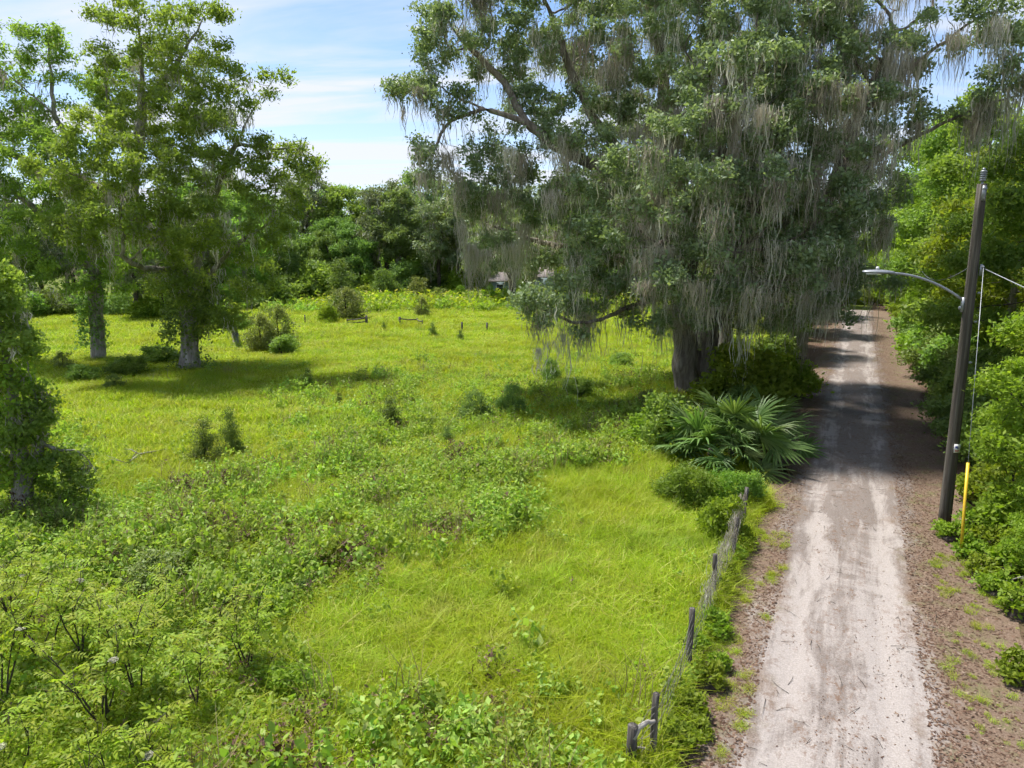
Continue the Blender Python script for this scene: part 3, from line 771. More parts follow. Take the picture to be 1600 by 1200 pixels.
# ------------------------------------------------------------------ forest trees
def forest_proto(name, seed, H, R, base_r, n_leaf, leaf, sigma, lmat, bark, nblob, n_attr=420, low=.3, aspect=.5, moss=None, step=.45, cone=0.0, round_=.5):
    rg = np.random.default_rng(seed)
    lean = rg.normal(size=2) * .05 * H
    tr = [(lean[0] * t ** 2 + .12 * math.sin(t * 7 + seed), lean[1] * t ** 2, -.1 + H * .86 * t) for t in np.linspace(0, 1, 7)]
    ells = []
    for i in range(nblob):
        t = low + (1 - low) * (i + .5) / nblob
        wid = R * ((1 - t) / (1 - low)) ** .8 if cone else R * math.sin(math.pi * min(1, .22 + .78 * (t - low) / (1 - low) * .92)) ** round_
        a = i * 2.4 + rg.random(); rr = wid * (.35 + .4 * rg.random())
        s = max(.35 * R, wid * .52) * (.8 + .4 * rg.random()) if not cone else max(wid * .55, .18 * R)
        ells.append(((math.cos(a) * rr + lean[0] * t ** 2, math.sin(a) * rr + lean[1] * t ** 2, H * (t * .94)), (s, s, s * .62), 1))
    ells.append(((lean[0], lean[1], H * .92), (R * .35, R * .35, H * .06), 1))
    lines = [(tr, None)]
    return tree_meshes(name, lines, ells, rg, n_attr, step, 4.5, step * 1.7, 45, base_r, n_leaf, leaf, sigma, lmat, bark, moss=moss, aspect=aspect, flare=.5, tipdepth=4, tip=.014)
FP = [forest_proto('tree_a', 1, 15, 4.6, .28, 17000, .30, .42, M['forest_leaf'], M['bark_dark'], 11),
      forest_proto('tree_b', 2, 16.5, 4.0, .26, 15000, .30, .42, M['oak_leaf2'], M['bark_grey'], 12, low=.35),
      forest_proto('tree_c', 3, 13, 4.8, .25, 16000, .30, .42, M['dark_leaf'], M['bark_dark'], 10, low=.2),
      forest_proto('tree_d', 4, 14, 4.2, .24, 15000, .28, .40, M['pecan_leaf'], M['bark_grey'], 11, low=.28),
      forest_proto('tree_e', 5, 15, 4.4, .3, 14000, .30, .42, M['oak_leaf'], M['bark_dark'], 10, low=.3, moss=(260, .8, 6, .2, .09))]
rg = np.random.default_rng(606)
kinds = ['mid green', 'olive', 'dark', 'bright green', 'mossy grey']
def px(x, y, z=0.0):
    dz = z - CAM_H; dep = y * cp - dz * sp
    return 800 + F_PX * x / dep
MARKS = [(20, 'the left edge tree'), (95, 'the greyish thicket'), (156, 'the dark field trunk'), (225, 'the pecan gap'), (298, 'the thick ivied trunk'), (369, 'the pale stump'), (425, 'the grey shrub'), (482, 'the thin far post'),
         (513, 'the round sapling'), (543, 'the magnolia'), (573, 'the far gate post'), (600, 'the dense far cedar'), (625, 'the rail fence gap'), (655, 'the pale upright shrub'), (686, 'the small brownish shrub'), (720, 'the leftmost young pine'), (752, 'the longest moss beard'),
         (783, 'the low far house'), (822, 'the tallest young pine'), (850, 'the lowest oak bough'), (960, 'the left oak limb'), (1075, 'the oak trunk'), (1200, 'the right oak limb'), (1330, 'the lane\'s far end')]
def beside(x, y):
    u = px(x, y); m_, ph = min(MARKS, key=lambda q: abs(q[0] - u))
    return ('straight behind ' if abs(u - m_) < 7 else 'just left of ' if u < m_ else 'just right of ') + ph
def lane_at(s):
    for lim, ph in ((9, 'before the pole'), (13.5, 'beside the utility pole\'s foot'), (17.5, 'a few steps past the pole'), (22, 'level with the palmetto'), (27, 'level with the great oak'), (33, 'just past the great oak'), (39, 'a third of the way down'), (46, 'halfway down'), (54, 'well past halfway'), (63, 'near the second pole'), (72, 'past the second pole'), (200, 'at the lane\'s far end')):
        if s < lim: return ph
def far_tree(x, y, k, sc, where, grp):
    place('forest_tree', FP[k], (x, y, 0), rg.random() * 6.28, (sc * (.92 + .16 * rg.random()), sc * (.92 + .16 * rg.random()), sc), kinds[k] + ' ' + where, 'tree', grp)
# the treeline at the end of the field: two staggered rows
for row, (Y0, sc0) in enumerate(((100, .86), (108, 1.06), (118, 1.22), (132, 1.35))):
    for i, x in enumerate(np.arange(-52, 44, 5.2 + .4 * row)):
        if row == 0 and 20 > x > -4 and i % 2: continue
        far_tree(x + rg.normal() * 1.2, Y0 + rg.normal() * 2.0 + abs(x) * -.04, int(rg.integers(0, 5)), sc0 * (.82 + .26 * rg.random()), ('front treeline tree ', 'second row treeline tree ', 'third row treeline tree ', 'back treeline tree ')[row] + beside(x, Y0), 'treeline beyond the field')
UNDER = []
for i, x in enumerate(np.arange(-50, 24, 3.1)):
    UNDER.append((x + rg.normal() * .8, 99 + rg.normal() * 1.5 - abs(x) * .05, ('round', 'dark', 'bright', 'dark')[i % 4], 3.0 + 2.2 * rg.random()))
for i, x in enumerate(np.arange(-58, 40, 4.2)):
    UNDER.append((x + rg.normal() * .8, 112 + rg.normal() * 1.5, ('dark', 'round', 'dark')[i % 3], 5.0 + 2.5 * rg.random()))
# the wood behind the two pecans, nearer on the left
for (u, v, k, sc) in [(20, 492, 2, .7), (70, 488, 0, .75), (120, 486, 4, .78), (215, 500, 4, .62), (255, 496, 0, .7), (180, 480, 2, .85), (330, 484, 1, .8), (385, 482, 3, .75), (430, 476, 2, .8), (290, 474, 2, .95), (30, 474, 1, .95), (110, 472, 3, .95),
                      (-40, 500, 0, .8), (-90, 490, 3, .9), (400, 466, 0, 1.0), (200, 468, 0, 1.05), (-60, 474, 1, 1.0)]:
    p = G(u, v); far_tree(p[0], p[1], k, sc, ('front' if v > 483 else 'deeper') + ' left wood tree ' + beside(p[0], p[1]), 'wood behind the field pair')
# the wood right of the lane
RP = [forest_proto('wood_a', 21, 12.5, 3.6, .2, 34000, .17, .28, M['forest_leaf'], M['bark_dark'], 13, 700, .12, step=.36),
      forest_proto('wood_b', 22, 13.5, 3.4, .2, 32000, .17, .28, M['pecan_leaf'], M['bark_dark'], 13, 700, .16, step=.36),
      forest_proto('wood_c', 23, 11.5, 3.8, .18, 34000, .16, .27, M['bright_leaf'], M['bark_grey'], 12, 700, .14, step=.36)]
rk = ['mid green', 'olive green', 'light green']
for (s, w, k, sc, wh) in [(20, 7.6, 1, .82, 'standing behind the utility pole'), (26, 6.4, 0, .84, 'at the wood\'s edge past the utility pole'), (24, 11.5, 2, .96, 'rising at the right edge behind the pole'), (32, 6.6, 2, .92, 'overhanging the lane beyond the pole'),
                          (33, 12.5, 0, 1.08, 'deep in the wood right of the pole top'), (39, 6.2, 1, 1.0, 'midway down the lane on the right'), (42, 11, 2, 1.3, 'with the sunlit crown left of the pole top'), (46, 6.0, 0, 1.1, 'two thirds down the lane on the right'),
                          (53, 6.2, 2, 1.15, 'far down the lane on the right'), (55, 14, 1, 1.25, 'tall behind the roadside row on the right'), (61, 6.0, 1, 1.2, 'near the far bend on the right'), (70, 6.0, 0, 1.2, 'at the far bend of the lane on the right'), (79, 4.8, 2, 1.15, 'beyond the bend on the right'),
                          (17, 13.5, 0, .86, 'cut by the right edge of the picture'), (28, 17, 1, 1.1, 'in the second row at the right edge'), (68, 14, 2, 1.3, 'tall in the second row far down the lane')]:
    place('forest_tree', RP[k], road(s, w), rg.random() * 6.28, sc * 1.16, rk[k] + ' leafy tree ' + wh, 'tree', 'wood right of the lane')
for (s, w, k, sc) in [(90, -8, 0, .8), (94, -3, 2, .75), (92, 2, 3, .7), (96, 5, 2, .8), (104, 0, 1, 1.1), (88, 8, 3, .85), (100, -14, 1, 1.0), (104, 9, 0, 1.1)]:
    p = road(s, w); far_tree(p[0], p[1], k, sc, 'tree closing the far lane ' + ('left of' if w < -1 else 'right of' if w > 1 else 'in line with') + ' the lane', 'trees at the end of the lane')
# ------------------------------------------------------------------ bushes
def bush_proto(name, seed, H, R, n_leaf, leaf, sigma, lmat, bark=None, nblob=7, n_attr=160, step=.13, aspect=.55, stems=5, base_r=.03, dome=True, cone=False, moss=None, low=.2, droop=.3, up=.8):
    rg = np.random.default_rng(seed)
    lines = []
    for i in range(stems):
        a = i * 6.283 / stems + rg.random(); q = R * .45
        lines.append(([(.05 * math.cos(a), .05 * math.sin(a), -.05), (q * .5 * math.cos(a), q * .5 * math.sin(a), H * .35), (q * math.cos(a), q * math.sin(a), H * .62)], None))
    ells = []
    for i in range(nblob):
        t = low + (1 - low) * (i + .5) / nblob; a = i * 2.4
        wid = R * (math.sqrt(max(0, 1 - (t * .92) ** 2)) if dome else math.sin(math.pi * (.12 + .82 * t)))
        if cone: wid = R * (1 - .8 * t)
        rr = wid * (.55 * rg.random() + .25)
        s = max((.16 if cone else .3) * R, wid * .42)
        ells.append(((rr * math.cos(a), rr * math.sin(a), t * H * .92), (s, s, min(s, H * .2)), 1))
    return tree_meshes(name, lines, ells, rg, n_attr, step, 1.6 * max(1, H / 1.5), step * 1.7, 40, base_r, n_leaf, leaf, sigma, lmat, bark or M['bark_dark'], aspect=aspect, flare=.0, tipdepth=5, tip=.004, moss=moss, droop=droop, up=up)
BP = {
    'round': bush_proto('bush_round', 31, 1.6, 1.1, 5200, .10, .15, M['forest_leaf'], nblob=9),
    'bright': bush_proto('bush_bright', 32, 1.5, 1.1, 5000, .11, .15, M['bright_leaf'], nblob=9),
    'dark': bush_proto('bush_dark', 33, 1.5, 1.0, 6500, .07, .12, M['dark_leaf'], nblob=9),
    'grey': bush_proto('bush_grey', 34, 2.4, 1.1, 6000, .09, .16, M['grey_leaf'], nblob=11, low=.12),
    'sapling': bush_proto('sapling', 35, 1.9, .62, 6400, .065, .11, M['cedar_leaf'], nblob=12, stems=1, n_attr=170, dome=False, cone=True, step=.09, aspect=.3, low=.08),
    'pine': bush_proto('pine_sapling', 36, 2.6, .9, 5200, .14, .13, M['pine_leaf'], nblob=10, stems=2, n_attr=160, dome=False, aspect=.16, droop=-.3, low=.12),
    'fern': bush_proto('ferny_bush', 37, 1.2, .9, 8000, .085, .10, M['pine_leaf'], nblob=9, n_attr=220, aspect=.22, droop=-.5),
    'weed': bush_proto('weed_bush', 38, .55, .42, 900, .085, .07, M['bright_leaf'], nblob=6, n_attr=70, step=.07, base_r=.012),
}
def bush(kind, name, loc, H, rz, label, group=None, wide=1.0, cat='bush'):
    ref = {'round': 1.6, 'bright': 1.5, 'dark': 1.5, 'grey': 2.4, 'sapling': 1.9, 'pine': 2.6, 'fern': 1.2, 'weed': .55}[kind]
    s = H / ref
    return place(name, BP[kind], loc, rz, (s * wide, s * wide, s), label, cat, group, 'stem', 'foliage')
def height(u, v0, v1):                                 # base row, top row -> metres
    p = G(u, v0); return max(.2, P(u, v1, p[1])[2])
for (u, v0, v1, k, wide, name, lab, cat) in [
    (322, 735, 640, 'sapling', .95, 'cedar_sapling', 'left of the two dark saplings standing side by side in the field', 'sapling'),
    (365, 724, 626, 'sapling', .8, 'cedar_sapling', 'right and slimmer of the two dark saplings side by side', 'sapling'),
    (482, 612, 570, 'sapling', .9, 'cedar_sapling', 'small lone upright sapling in the shaded grass right of the pecans', 'sapling'),
    (530, 636, 610, 'sapling', 1.2, 'cedar_sapling', 'tiny conical seedling in the grass midway across the field', 'sapling'),
    (612, 676, 612, 'sapling', 1.3, 'drooping_shrub', 'narrow dark shrub with drooping top in mid field', 'bush'),
    (664, 660, 640, 'dark', 1.6, 'low_bush', 'low flat dark mound of leaves between two taller shrubs', 'bush'),
    (743, 662, 610, 'dark', 1.0, 'dense_bush', 'broad dense dark green bush left of the oak\'s shadow', 'bush'),
    (800, 650, 598, 'dark', .8, 'dense_bush', 'dark bush just right of the broad dense one', 'bush'),
    (677, 531, 500, 'sapling', 1.0, 'cedar_sapling', 'small sapling in front of the far rail fence gap', 'sapling'),
    (720, 538, 512, 'sapling', 1.2, 'cedar_sapling', 'small sapling in front of a far fence post', 'sapling'),
    (825, 505, 480, 'sapling', 1.2, 'cedar_sapling', 'thin grey sapling just left of the oak\'s lowest leafy bough', 'sapling'),
    (425, 626, 604, 'sapling', 1.1, 'cedar_sapling', 'tiny upright seedling in the grass left of the lone upright sapling', 'sapling'),
    (588, 592, 570, 'sapling', 1.0, 'cedar_sapling', 'tiny reddish seedling in the open mid field', 'sapling'),
    (560, 722, 690, 'sapling', 1.2, 'cedar_sapling', 'short seedling standing among the weeds right of the pair', 'sapling'),
    (700, 700, 662, 'sapling', 1.3, 'cedar_sapling', 'short bushy seedling in front of the broad dense bush', 'sapling'),
    (600, 520, 500, 'sapling', 1.0, 'cedar_sapling', 'small sapling between the far gate post and rail fence', 'sapling'),
    (880, 545, 520, 'sapling', 1.1, 'cedar_sapling', 'small sapling in the bright grass under the oak bough', 'sapling'),
    (660, 497, 462, 'grey', .8, 'grey_shrub', 'slim grey shrub behind the far rail fence', 'bush'),
    (438, 548, 472, 'grey', .8, 'grey_shrub', 'tall two-tone grey-green shrub right of the pecans', 'bush'),
    (410, 552, 486, 'grey', .9, 'grey_shrub', 'grey-green shrub leaning beside the tall one by the pecans', 'bush'),
    (445, 558, 524, 'round', 1.3, 'round_bush', 'green bush at the foot of the grey-green shrubs', 'bush'),
    (543, 503, 446, 'grey', 1.2, 'grey_shrub', 'pale grey small tree beside the far gate post', 'tree'),
    (513, 508, 476, 'bright', .8, 'young_tree', 'little round-headed sapling beside the thin far post', 'sapling'),
    (497, 476, 408, 'round', .95, 'round_tree', 'rounded olive tree at the far left of the field\'s end', 'tree'),
    (537, 486, 392, 'sapling', 1.25, 'conical_tree', 'tall narrow cone-shaped magnolia at the field\'s far end', 'tree'),
    (655, 474, 430, 'grey', 1.0, 'grey_shrub', 'pale upright shrub at the far end before the dark trunks', 'bush'),
    (686, 476, 448, 'grey', 1.1, 'grey_shrub', 'small brownish shrub at the far end, right of the pale one', 'bush'),
    (720, 474, 442, 'pine', 1.2, 'young_pine', 'leftmost bright green young pine by the far house', 'sapling'),
    (765, 476, 440, 'pine', 1.0, 'young_pine', 'bright green young pine left of the house wall', 'sapling'),
    (790, 478, 446, 'pine', 1.1, 'young_pine', 'bright green young pine in front of the house', 'sapling'),
    (822, 474, 414, 'pine', .7, 'young_pine', 'tallest bright green young pine between the house roofs', 'sapling'),
    (600, 470, 418, 'dark', .85, 'dark_cedar', 'dark dense cedar before the far treeline', 'tree'),
    (575, 470, 446, 'bright', 1.5, 'bright_bush', 'bright green bush before the far treeline', 'bush'),
    (482, 470, 436, 'bright', 1.4, 'bright_bush', 'bright bush left of the rounded olive tree', 'bush'),
    (250, 572, 540, 'round', 1.5, 'round_bush', 'bush at the left foot of the thick pecan trunk', 'bush'),
    (205, 592, 556, 'round', 1.4, 'round_bush', 'bush between the two pecan trunks, nearest the viewer', 'bush'),
    (180, 612, 585, 'dark', 1.2, 'low_bush', 'small dark bush in front of the pecans', 'bush'),
    (100, 582, 548, 'grey', 1.1, 'grey_shrub', 'greyish thicket at the left of the dark pecan trunk', 'bush'),
    (130, 600, 570, 'round', 1.4, 'round_bush', 'bush in front of the dark pecan trunk', 'bush'),
    (372, 520, 492, 'round', 1.3, 'round_bush', 'bush behind the thick pecan trunk on its right', 'bush'),
    (330, 512, 488, 'dark', 1.5, 'low_bush', 'dark thicket behind the thick pecan trunk', 'bush'),
    (860, 600, 560, 'dark', .8, 'dense_bush', 'dark bush beneath the hanging moss tip of the oak', 'bush'),
    (905, 625, 590, 'round', 1.2, 'round_bush', 'leafy bush in the oak\'s shadow left of its trunk', 'bush'),
    (970, 578, 552, 'round', 1.4, 'round_bush', 'bush in the bright grass behind the oak trunk', 'bush'),
    (1010, 640, 606, 'grey', 1.2, 'grey_shrub', 'greyish brush at the left foot of the oak', 'bush'),
    (1042, 715, 618, 'round', .8, 'vine_mound', 'dark vine-covered mound left of the palmetto', 'bush'),
    (1020, 700, 640, 'bright', 1.2, 'round_bush', 'bush left of the vine-covered mound', 'bush'),
    (1165, 645, 540, 'bright', 1.0, 'round_bush', 'rounded green bush behind the palmetto by the oak', 'bush'),
    (1222, 625, 552, 'bright', 1.1, 'round_bush', 'bush at the lane edge behind the palmetto', 'bush'),
    (1075, 800, 728, 'fern', 1.2, 'feathery_bush', 'feathery bright green bush below the palmetto', 'bush'),
    (1130, 800, 735, 'fern', 1.0, 'feathery_bush', 'smaller feathery bush right below the palmetto', 'bush'),
    (1172, 790, 738, 'round', .8, 'round_bush', 'green bush at the far end of the wire fence', 'bush'),
    (1125, 850, 775, 'bright', .75, 'leafy_bush', 'pale broad-leaved bush growing over the wire fence', 'bush'),
    (515, 900, 848, 'bright', 1.1, 'leafy_bush', 'vivid green leafy clump alone in the weeds', 'bush'),
    (470, 945, 905, 'dark', 1.1, 'low_bush', 'darker low clump below the vivid green one', 'bush'),
    (100, 850, 800, 'round', 1.4, 'round_bush', 'bush at the foot of the tree on the left edge', 'bush'),
    (440, 1100, 1040, 'bright', 1.2, 'leafy_bush', 'leafy clump right of the thin-stemmed elder', 'bush'),
    (250, 935, 860, 'grey', 1.5, 'grey_shrub', 'wide dome of fine grey-green stems in the weeds', 'bush'),
    ]:
    bush(k, name, G(u, v0), height(u, v0, v1), rg.random() * 6.28, lab, None, wide, cat)
for (x, y, k, H) in UNDER:
    bush(k, 'thicket_bush', (x, y, 0), H, rg.random() * 6.28, {'round': 'mid green', 'dark': 'dark', 'bright': 'bright'}[k] + (' bush at the treeline foot ' if y < 105 else ' tall bush deep in the treeline ') + beside(x, y), 'thicket below the treeline', 1.1)
for i, (u, v, k, H) in enumerate([(0, 498, 'dark', 3), (45, 500, 'round', 2.6), (85, 496, 'dark', 3), (130, 494, 'round', 2.8), (190, 496, 'dark', 2.6), (235, 500, 'bright', 2.2), (275, 494, 'dark', 2.6), (315, 490, 'dark', 2.4), (350, 488, 'round', 3), (395, 486, 'dark', 3), (440, 482, 'round', 3.4), (465, 476, 'dark', 3.4)]):
    p = G(u, v); bush(k, 'thicket_bush', p, H, i * 1.7, {'round': 'mid green', 'dark': 'dark', 'bright': 'bright'}[k] + ' bush at the left wood\'s edge ' + beside(p[0], p[1]), 'thicket behind the field pair', 1.3)
# undergrowth along the right of the lane and beneath the oaks
for i, (s, w, k, H) in enumerate([(12.5, 3.6, 'bright', 1.3), (14.5, 4.4, 'round', 2.0), (16.5, 4.0, 'round', 2.0), (18.5, 4.2, 'dark', 2.2), (21, 4.3, 'dark', 2.6), (23.5, 4.2, 'round', 2.4), (26, 4.4, 'grey', 2.8), (28.5, 4.2, 'dark', 2.6), (31, 4.6, 'round', 3.0),
                                    (34, 4.4, 'dark', 3.0), (37, 4.6, 'round', 3.0), (40, 4.8, 'bright', 3.0), (44, 4.6, 'dark', 3.2), (48, 4.8, 'round', 3.2), (52, 4.8, 'dark', 3.2), (57, 5.0, 'round', 3.4), (62, 5.0, 'bright', 3.4), (68, 5, 'dark', 3.4), (76, 4.6, 'round', 3.4),
                                    (10.0, 3.7, 'bright', 1.5), (8.2, 3.9, 'bright', 1.3), (15, 6.8, 'round', 3.2), (19, 7, 'dark', 3.4), (24, 7.5, 'bright', 3.6), (6.5, 5.6, 'bright', 1.4), (84, 4.5, 'round', 2.8), (87, 1.6, 'bright', 2.2), (88, -1.2, 'round', 2.6), (87, -4, 'bright', 2.4), (91, 3, 'dark', 3.6), (91, -2.5, 'round', 3.8)]):
    bush(k, 'undergrowth_bush', road(s, w), H, rg.random() * 6.28, {'round': 'green', 'dark': 'dark', 'bright': 'light green', 'grey': 'grey-green'}[k] + ' lane-right bush ' + ('set back ' if w > 6 else '') + lane_at(s), 'undergrowth right of the lane', 1.15)
for i, (s, w, k, H) in enumerate([(20, -4.2, 'dark', 1.5), (23, -3.9, 'round', 1.4), (26.5, -4.0, 'round', 1.6), (30, -4.1, 'dark', 1.8), (34, -4.2, 'round', 2.0), (38, -4.2, 'dark', 2.2), (43, -4.3, 'round', 2.2), (48, -4.2, 'dark', 2.2), (54, -4.2, 'round', 2.3), (61, -4.2, 'dark', 2.5), (70, -4, 'round', 2.5)]):
    bush(k, 'undergrowth_bush', road(s, w), H, rg.random() * 6.28, {'round': 'green', 'dark': 'dark'}[k] + ' bush left of the lane, ' + lane_at(s), 'undergrowth left of the lane', 1.1)
# small weeds between fence and lane and at the pole's foot
for i, (u, v, H) in enumerate([(1110, 1075, .45), (1085, 1020, .4), (1112, 990, .5), (1100, 955, .4), (1120, 930, .45), (1135, 905, .4), (1150, 880, .4), (1075, 1120, .45), (1050, 1175, .5), (1125, 1050, .35), (1160, 850, .4), (1060, 1090, .4), (1090, 1150, .3)]):
    bush('weed', 'weed_clump', G(u, v), H, i * 1.3, 'small bright weed clump between the wire fence and the lane', 'weeds along the fence', 1.0, 'weed')
for i, (u, v, H) in enumerate([(1490, 845, .5), (1515, 870, .5), (1530, 900, .5), (1470, 830, .3), (1545, 860, .6), (1560, 930, .5), (1590, 1060, .5), (1585, 960, .6), (1520, 830, .6), (1580, 900, .7)]):
    bush('weed', 'weed_clump', G(u, v), H, i * 1.3, 'small bright weed clump on the right verge near the pole', 'weeds on the right verge', 1.1, 'weed')

# the leafy young tree leaning in at the right edge
rg = np.random.default_rng(707)
sp_base = road(9.0, 4.25)
sl_lines = [([(0, 0, -.05), (-.1, 0, 1.2), (-.2, .1, 2.6), (-.1, .2, 4.2), (0, .2, 5.8)], None), ([(-.1, 0, 1.4), (-.9, -.1, 2.4), (-1.7, -.2, 2.9)], 0), ([(-.2, .1, 2.6), (-1.1, .2, 3.6), (-1.8, .2, 4.2)], 0), ([(-.1, 0, 1.0), (-.7, -.8, 1.9), (-1.2, -1.3, 2.3)], 0), ([(-.1, .1, 2), (.9, -.3, 3.2), (1.6, -.4, 4)], 0), ([(-.1, .2, 3.6), (-.8, .6, 4.8), (-1.1, .8, 5.4)], 0)]
sl_ells = [((x, y, z), (a, a, a * .55), 1) for x, y, z, a in [(-1.5, -.2, 2.9, .7), (-1.7, .2, 4.1, .6), (-1.1, -1.2, 2.2, .7), (-.6, -.3, 3.5, .8), (0, 0, 4.6, .9), (-.9, .7, 5.2, .7), (.2, .2, 5.9, .8), (1.2, -.4, 3.8, .9), (1.0, .5, 5, .9), (-.5, -.8, 1.4, .6), (.7, -1, 2.4, .8), (-1.0, .6, 3.2, .7), (-1.3, -.6, 1.7, .5), (.4, -1.0, 3.4, .8), (-.7, -1.4, 3.0, .6)]]
slp = tree_meshes('roadside_sapling', sl_lines, sl_ells, rg, 800, .17, 1.6, .27, 50, .09, 26000, .095, .13, M['bright_leaf'], M['bark_dark'], aspect=.5, droop=.4, up=1.0, flare=.2, tipdepth=4, tip=.006)
place('roadside_tree', slp, sp_base, 0, 1, 'bright leafy young tree reaching in at the right edge past the yellow guy guard', 'tree')
place('roadside_tree', slp, road(5.4, 3.75), 2.2, .45, 'low leafy sapling at the right edge nearest the viewer', 'tree')
place('roadside_tree', slp, road(11.2, 3.7), .4, .7, 'short leafy tree close against the right side of the pole', 'tree')
place('roadside_tree', slp, road(7.0, 3.9), 5.2, .5, 'low leafy tree below the tall one at the right edge', 'tree')
place('roadside_tree', slp, road(13.4, 4.7), 1.1, .9, 'leafy young tree close behind the utility pole', 'tree')

# ------------------------------------------------------------------ saw palmetto
rg = np.random.default_rng(808)
def frond_mesh(seed):
    rg = np.random.default_rng(seed)
    V = []; F = []; n = 26
    for i in range(n):
        a = math.radians(-118 + 236 * i / (n - 1)) + rg.normal() * .02
        L = (.78 - .16 * abs(a) / 2.06) * (.92 + .16 * rg.random())
        d = np.array((math.cos(a), math.sin(a), 0)); sd = np.array((-d[1], d[0], 0))
        drp = .10 + .3 * rg.random() ** 2
        pts = [d * L * t + np.array((0, 0, .10 * t - drp * t ** 3)) for t in (.03, .35, .7, 1.0)]
        wd = [.006, .030, .024, .002]
        for s in (-1, 1):
            b = len(V)
            for p, w in zip(pts, wd):
                V.append(p + np.array((0, 0, .35 * w))); V.append(p + sd * s * w - np.array((0, 0, .35 * w)))
            for k in range(3): F.append((b + 2 * k, b + 2 * k + 1, b + 2 * k + 3, b + 2 * k + 2))
    V = np.array(V) + np.array((.62, 0, 0))
    t = rg.random(len(F) // 6).repeat(6)
    return mesh('frond', V, np.array(F), M['palm_leaf'], t)
FR = [frond_mesh(s) for s in (1, 2, 3)]
stalk = MB().tube([(0, 0, 0), (.3, 0, .02), (.66, 0, 0)], [.018, .013, .01], 5).build('stalk', M['palm_leaf'])
dead_fr = frond_mesh(4); dead_fr.materials.clear(); dead_fr.materials.append(M['straw'])
def palmetto(loc, n, sc, rzoff, label):
    e = obj('saw_palmetto', None, None, loc, rzoff, 1, label, 'palmetto', 'palmettos under the oak')
    obj('stem', MB().tube([(0, 0, 0), (.05, .02, .25), (.1, 0, .5 * sc)], [.12, .11, .08], 8).build('palm_stem', M['bark_dark']), e)
    for i in range(n):
        a = i * 2.4 + rg.normal() * .2; el = math.radians(78 - 95 * (i / n) + rg.normal() * 6)
        f = obj('frond', FR[i % 3] if i < n - 3 else dead_fr, e)
        k = sc * (.85 + .3 * rg.random())
        f.scale = (k,) * 3
        st = .45 + .5 * rg.random()
        dirv = np.array((math.cos(a) * math.cos(el), math.sin(a) * math.cos(el), math.sin(el)))
        f.location = np.array((.08, 0, .35 * sc)) + dirv * st * sc * .5
        f.rotation_euler = (rg.normal() * .5, -el + .35, a)
        q = obj('stalk', stalk, f)
        q.location = (-.02, 0, 0)
for (u, v, n, sc, lab) in [(1145, 728, 28, 1.45, 'large saw palmetto with fan fronds at the oak\'s foot'), (1192, 705, 18, 1.2, 'smaller palmetto at the lane edge right of the large one'), (1108, 728, 18, 1.2, 'palmetto half hidden left of the large one')]:
    palmetto(G(u, v), n, sc, rg.random() * 6, lab)

# ------------------------------------------------------------------ elder shrubs at the lower left: stems, compound leaves, flower heads
rg = np.random.default_rng(909)
def compound_leaf(seed, pairs=3):
    rg = np.random.default_rng(seed); V = []; F = []; T = []
    def leaflet(base, d, L, w):
        d = norm(np.array(d)); s = norm(np.cross((0, 0, 1), d)); b = len(V)
        for t, ww, dz in ((0, 0, 0), (.35, w, -.0), (.75, w * .7, -.05 * L), (1, 0, -.18 * L)):
            c = np.array(base) + d * L * t + np.array((0, 0, dz))
            V.extend([c + s * ww + (0, 0, .25 * ww), c, c - s * ww + (0, 0, .25 * ww)])
        for k in range(3):
            for j in (0, 1): F.append((b + 3 * k + j, b + 3 * k + j + 1, b + 3 * k + 4 + j, b + 3 * k + 3 + j))
        T.extend([rg.random()] * 6)
    for i in range(pairs):
        x = .06 + .055 * i
        for s in (-1, 1): leaflet((x, 0, -.1 * x), (.45, s, -.1 + rg.normal() * .1), .085 * (.9 + .2 * rg.random()), .017)
    leaflet((.06 + .055 * pairs - .03, 0, -.03), (1, rg.normal() * .1, -.15), .095, .019)
    b = len(V); V.extend([(0, .003, 0), (0, -.003, 0), (.2, -.002, -.02), (.2, .002, -.02)]); F.append((b, b + 1, b + 2, b + 3)); T.append(.2)
    return mesh('compound_leaf', np.array(V), np.array(F), M['elder_leaf'], np.array(T))
CL = [compound_leaf(s, 3 + s % 2) for s in range(4)]
def umbel(seed):
    rg = np.random.default_rng(seed); n = 160
    a = rg.random(n) * 6.283; r = np.sqrt(rg.random(n)) * .065
    C = np.stack((r * np.cos(a), r * np.sin(a), .03 - 2.2 * r ** 2 + rg.normal(size=n) * .004), 1)
    return leaves('umbel', C, .018, M['flower'], rg, .9, 0, 2.0)
UM = umbel(5)
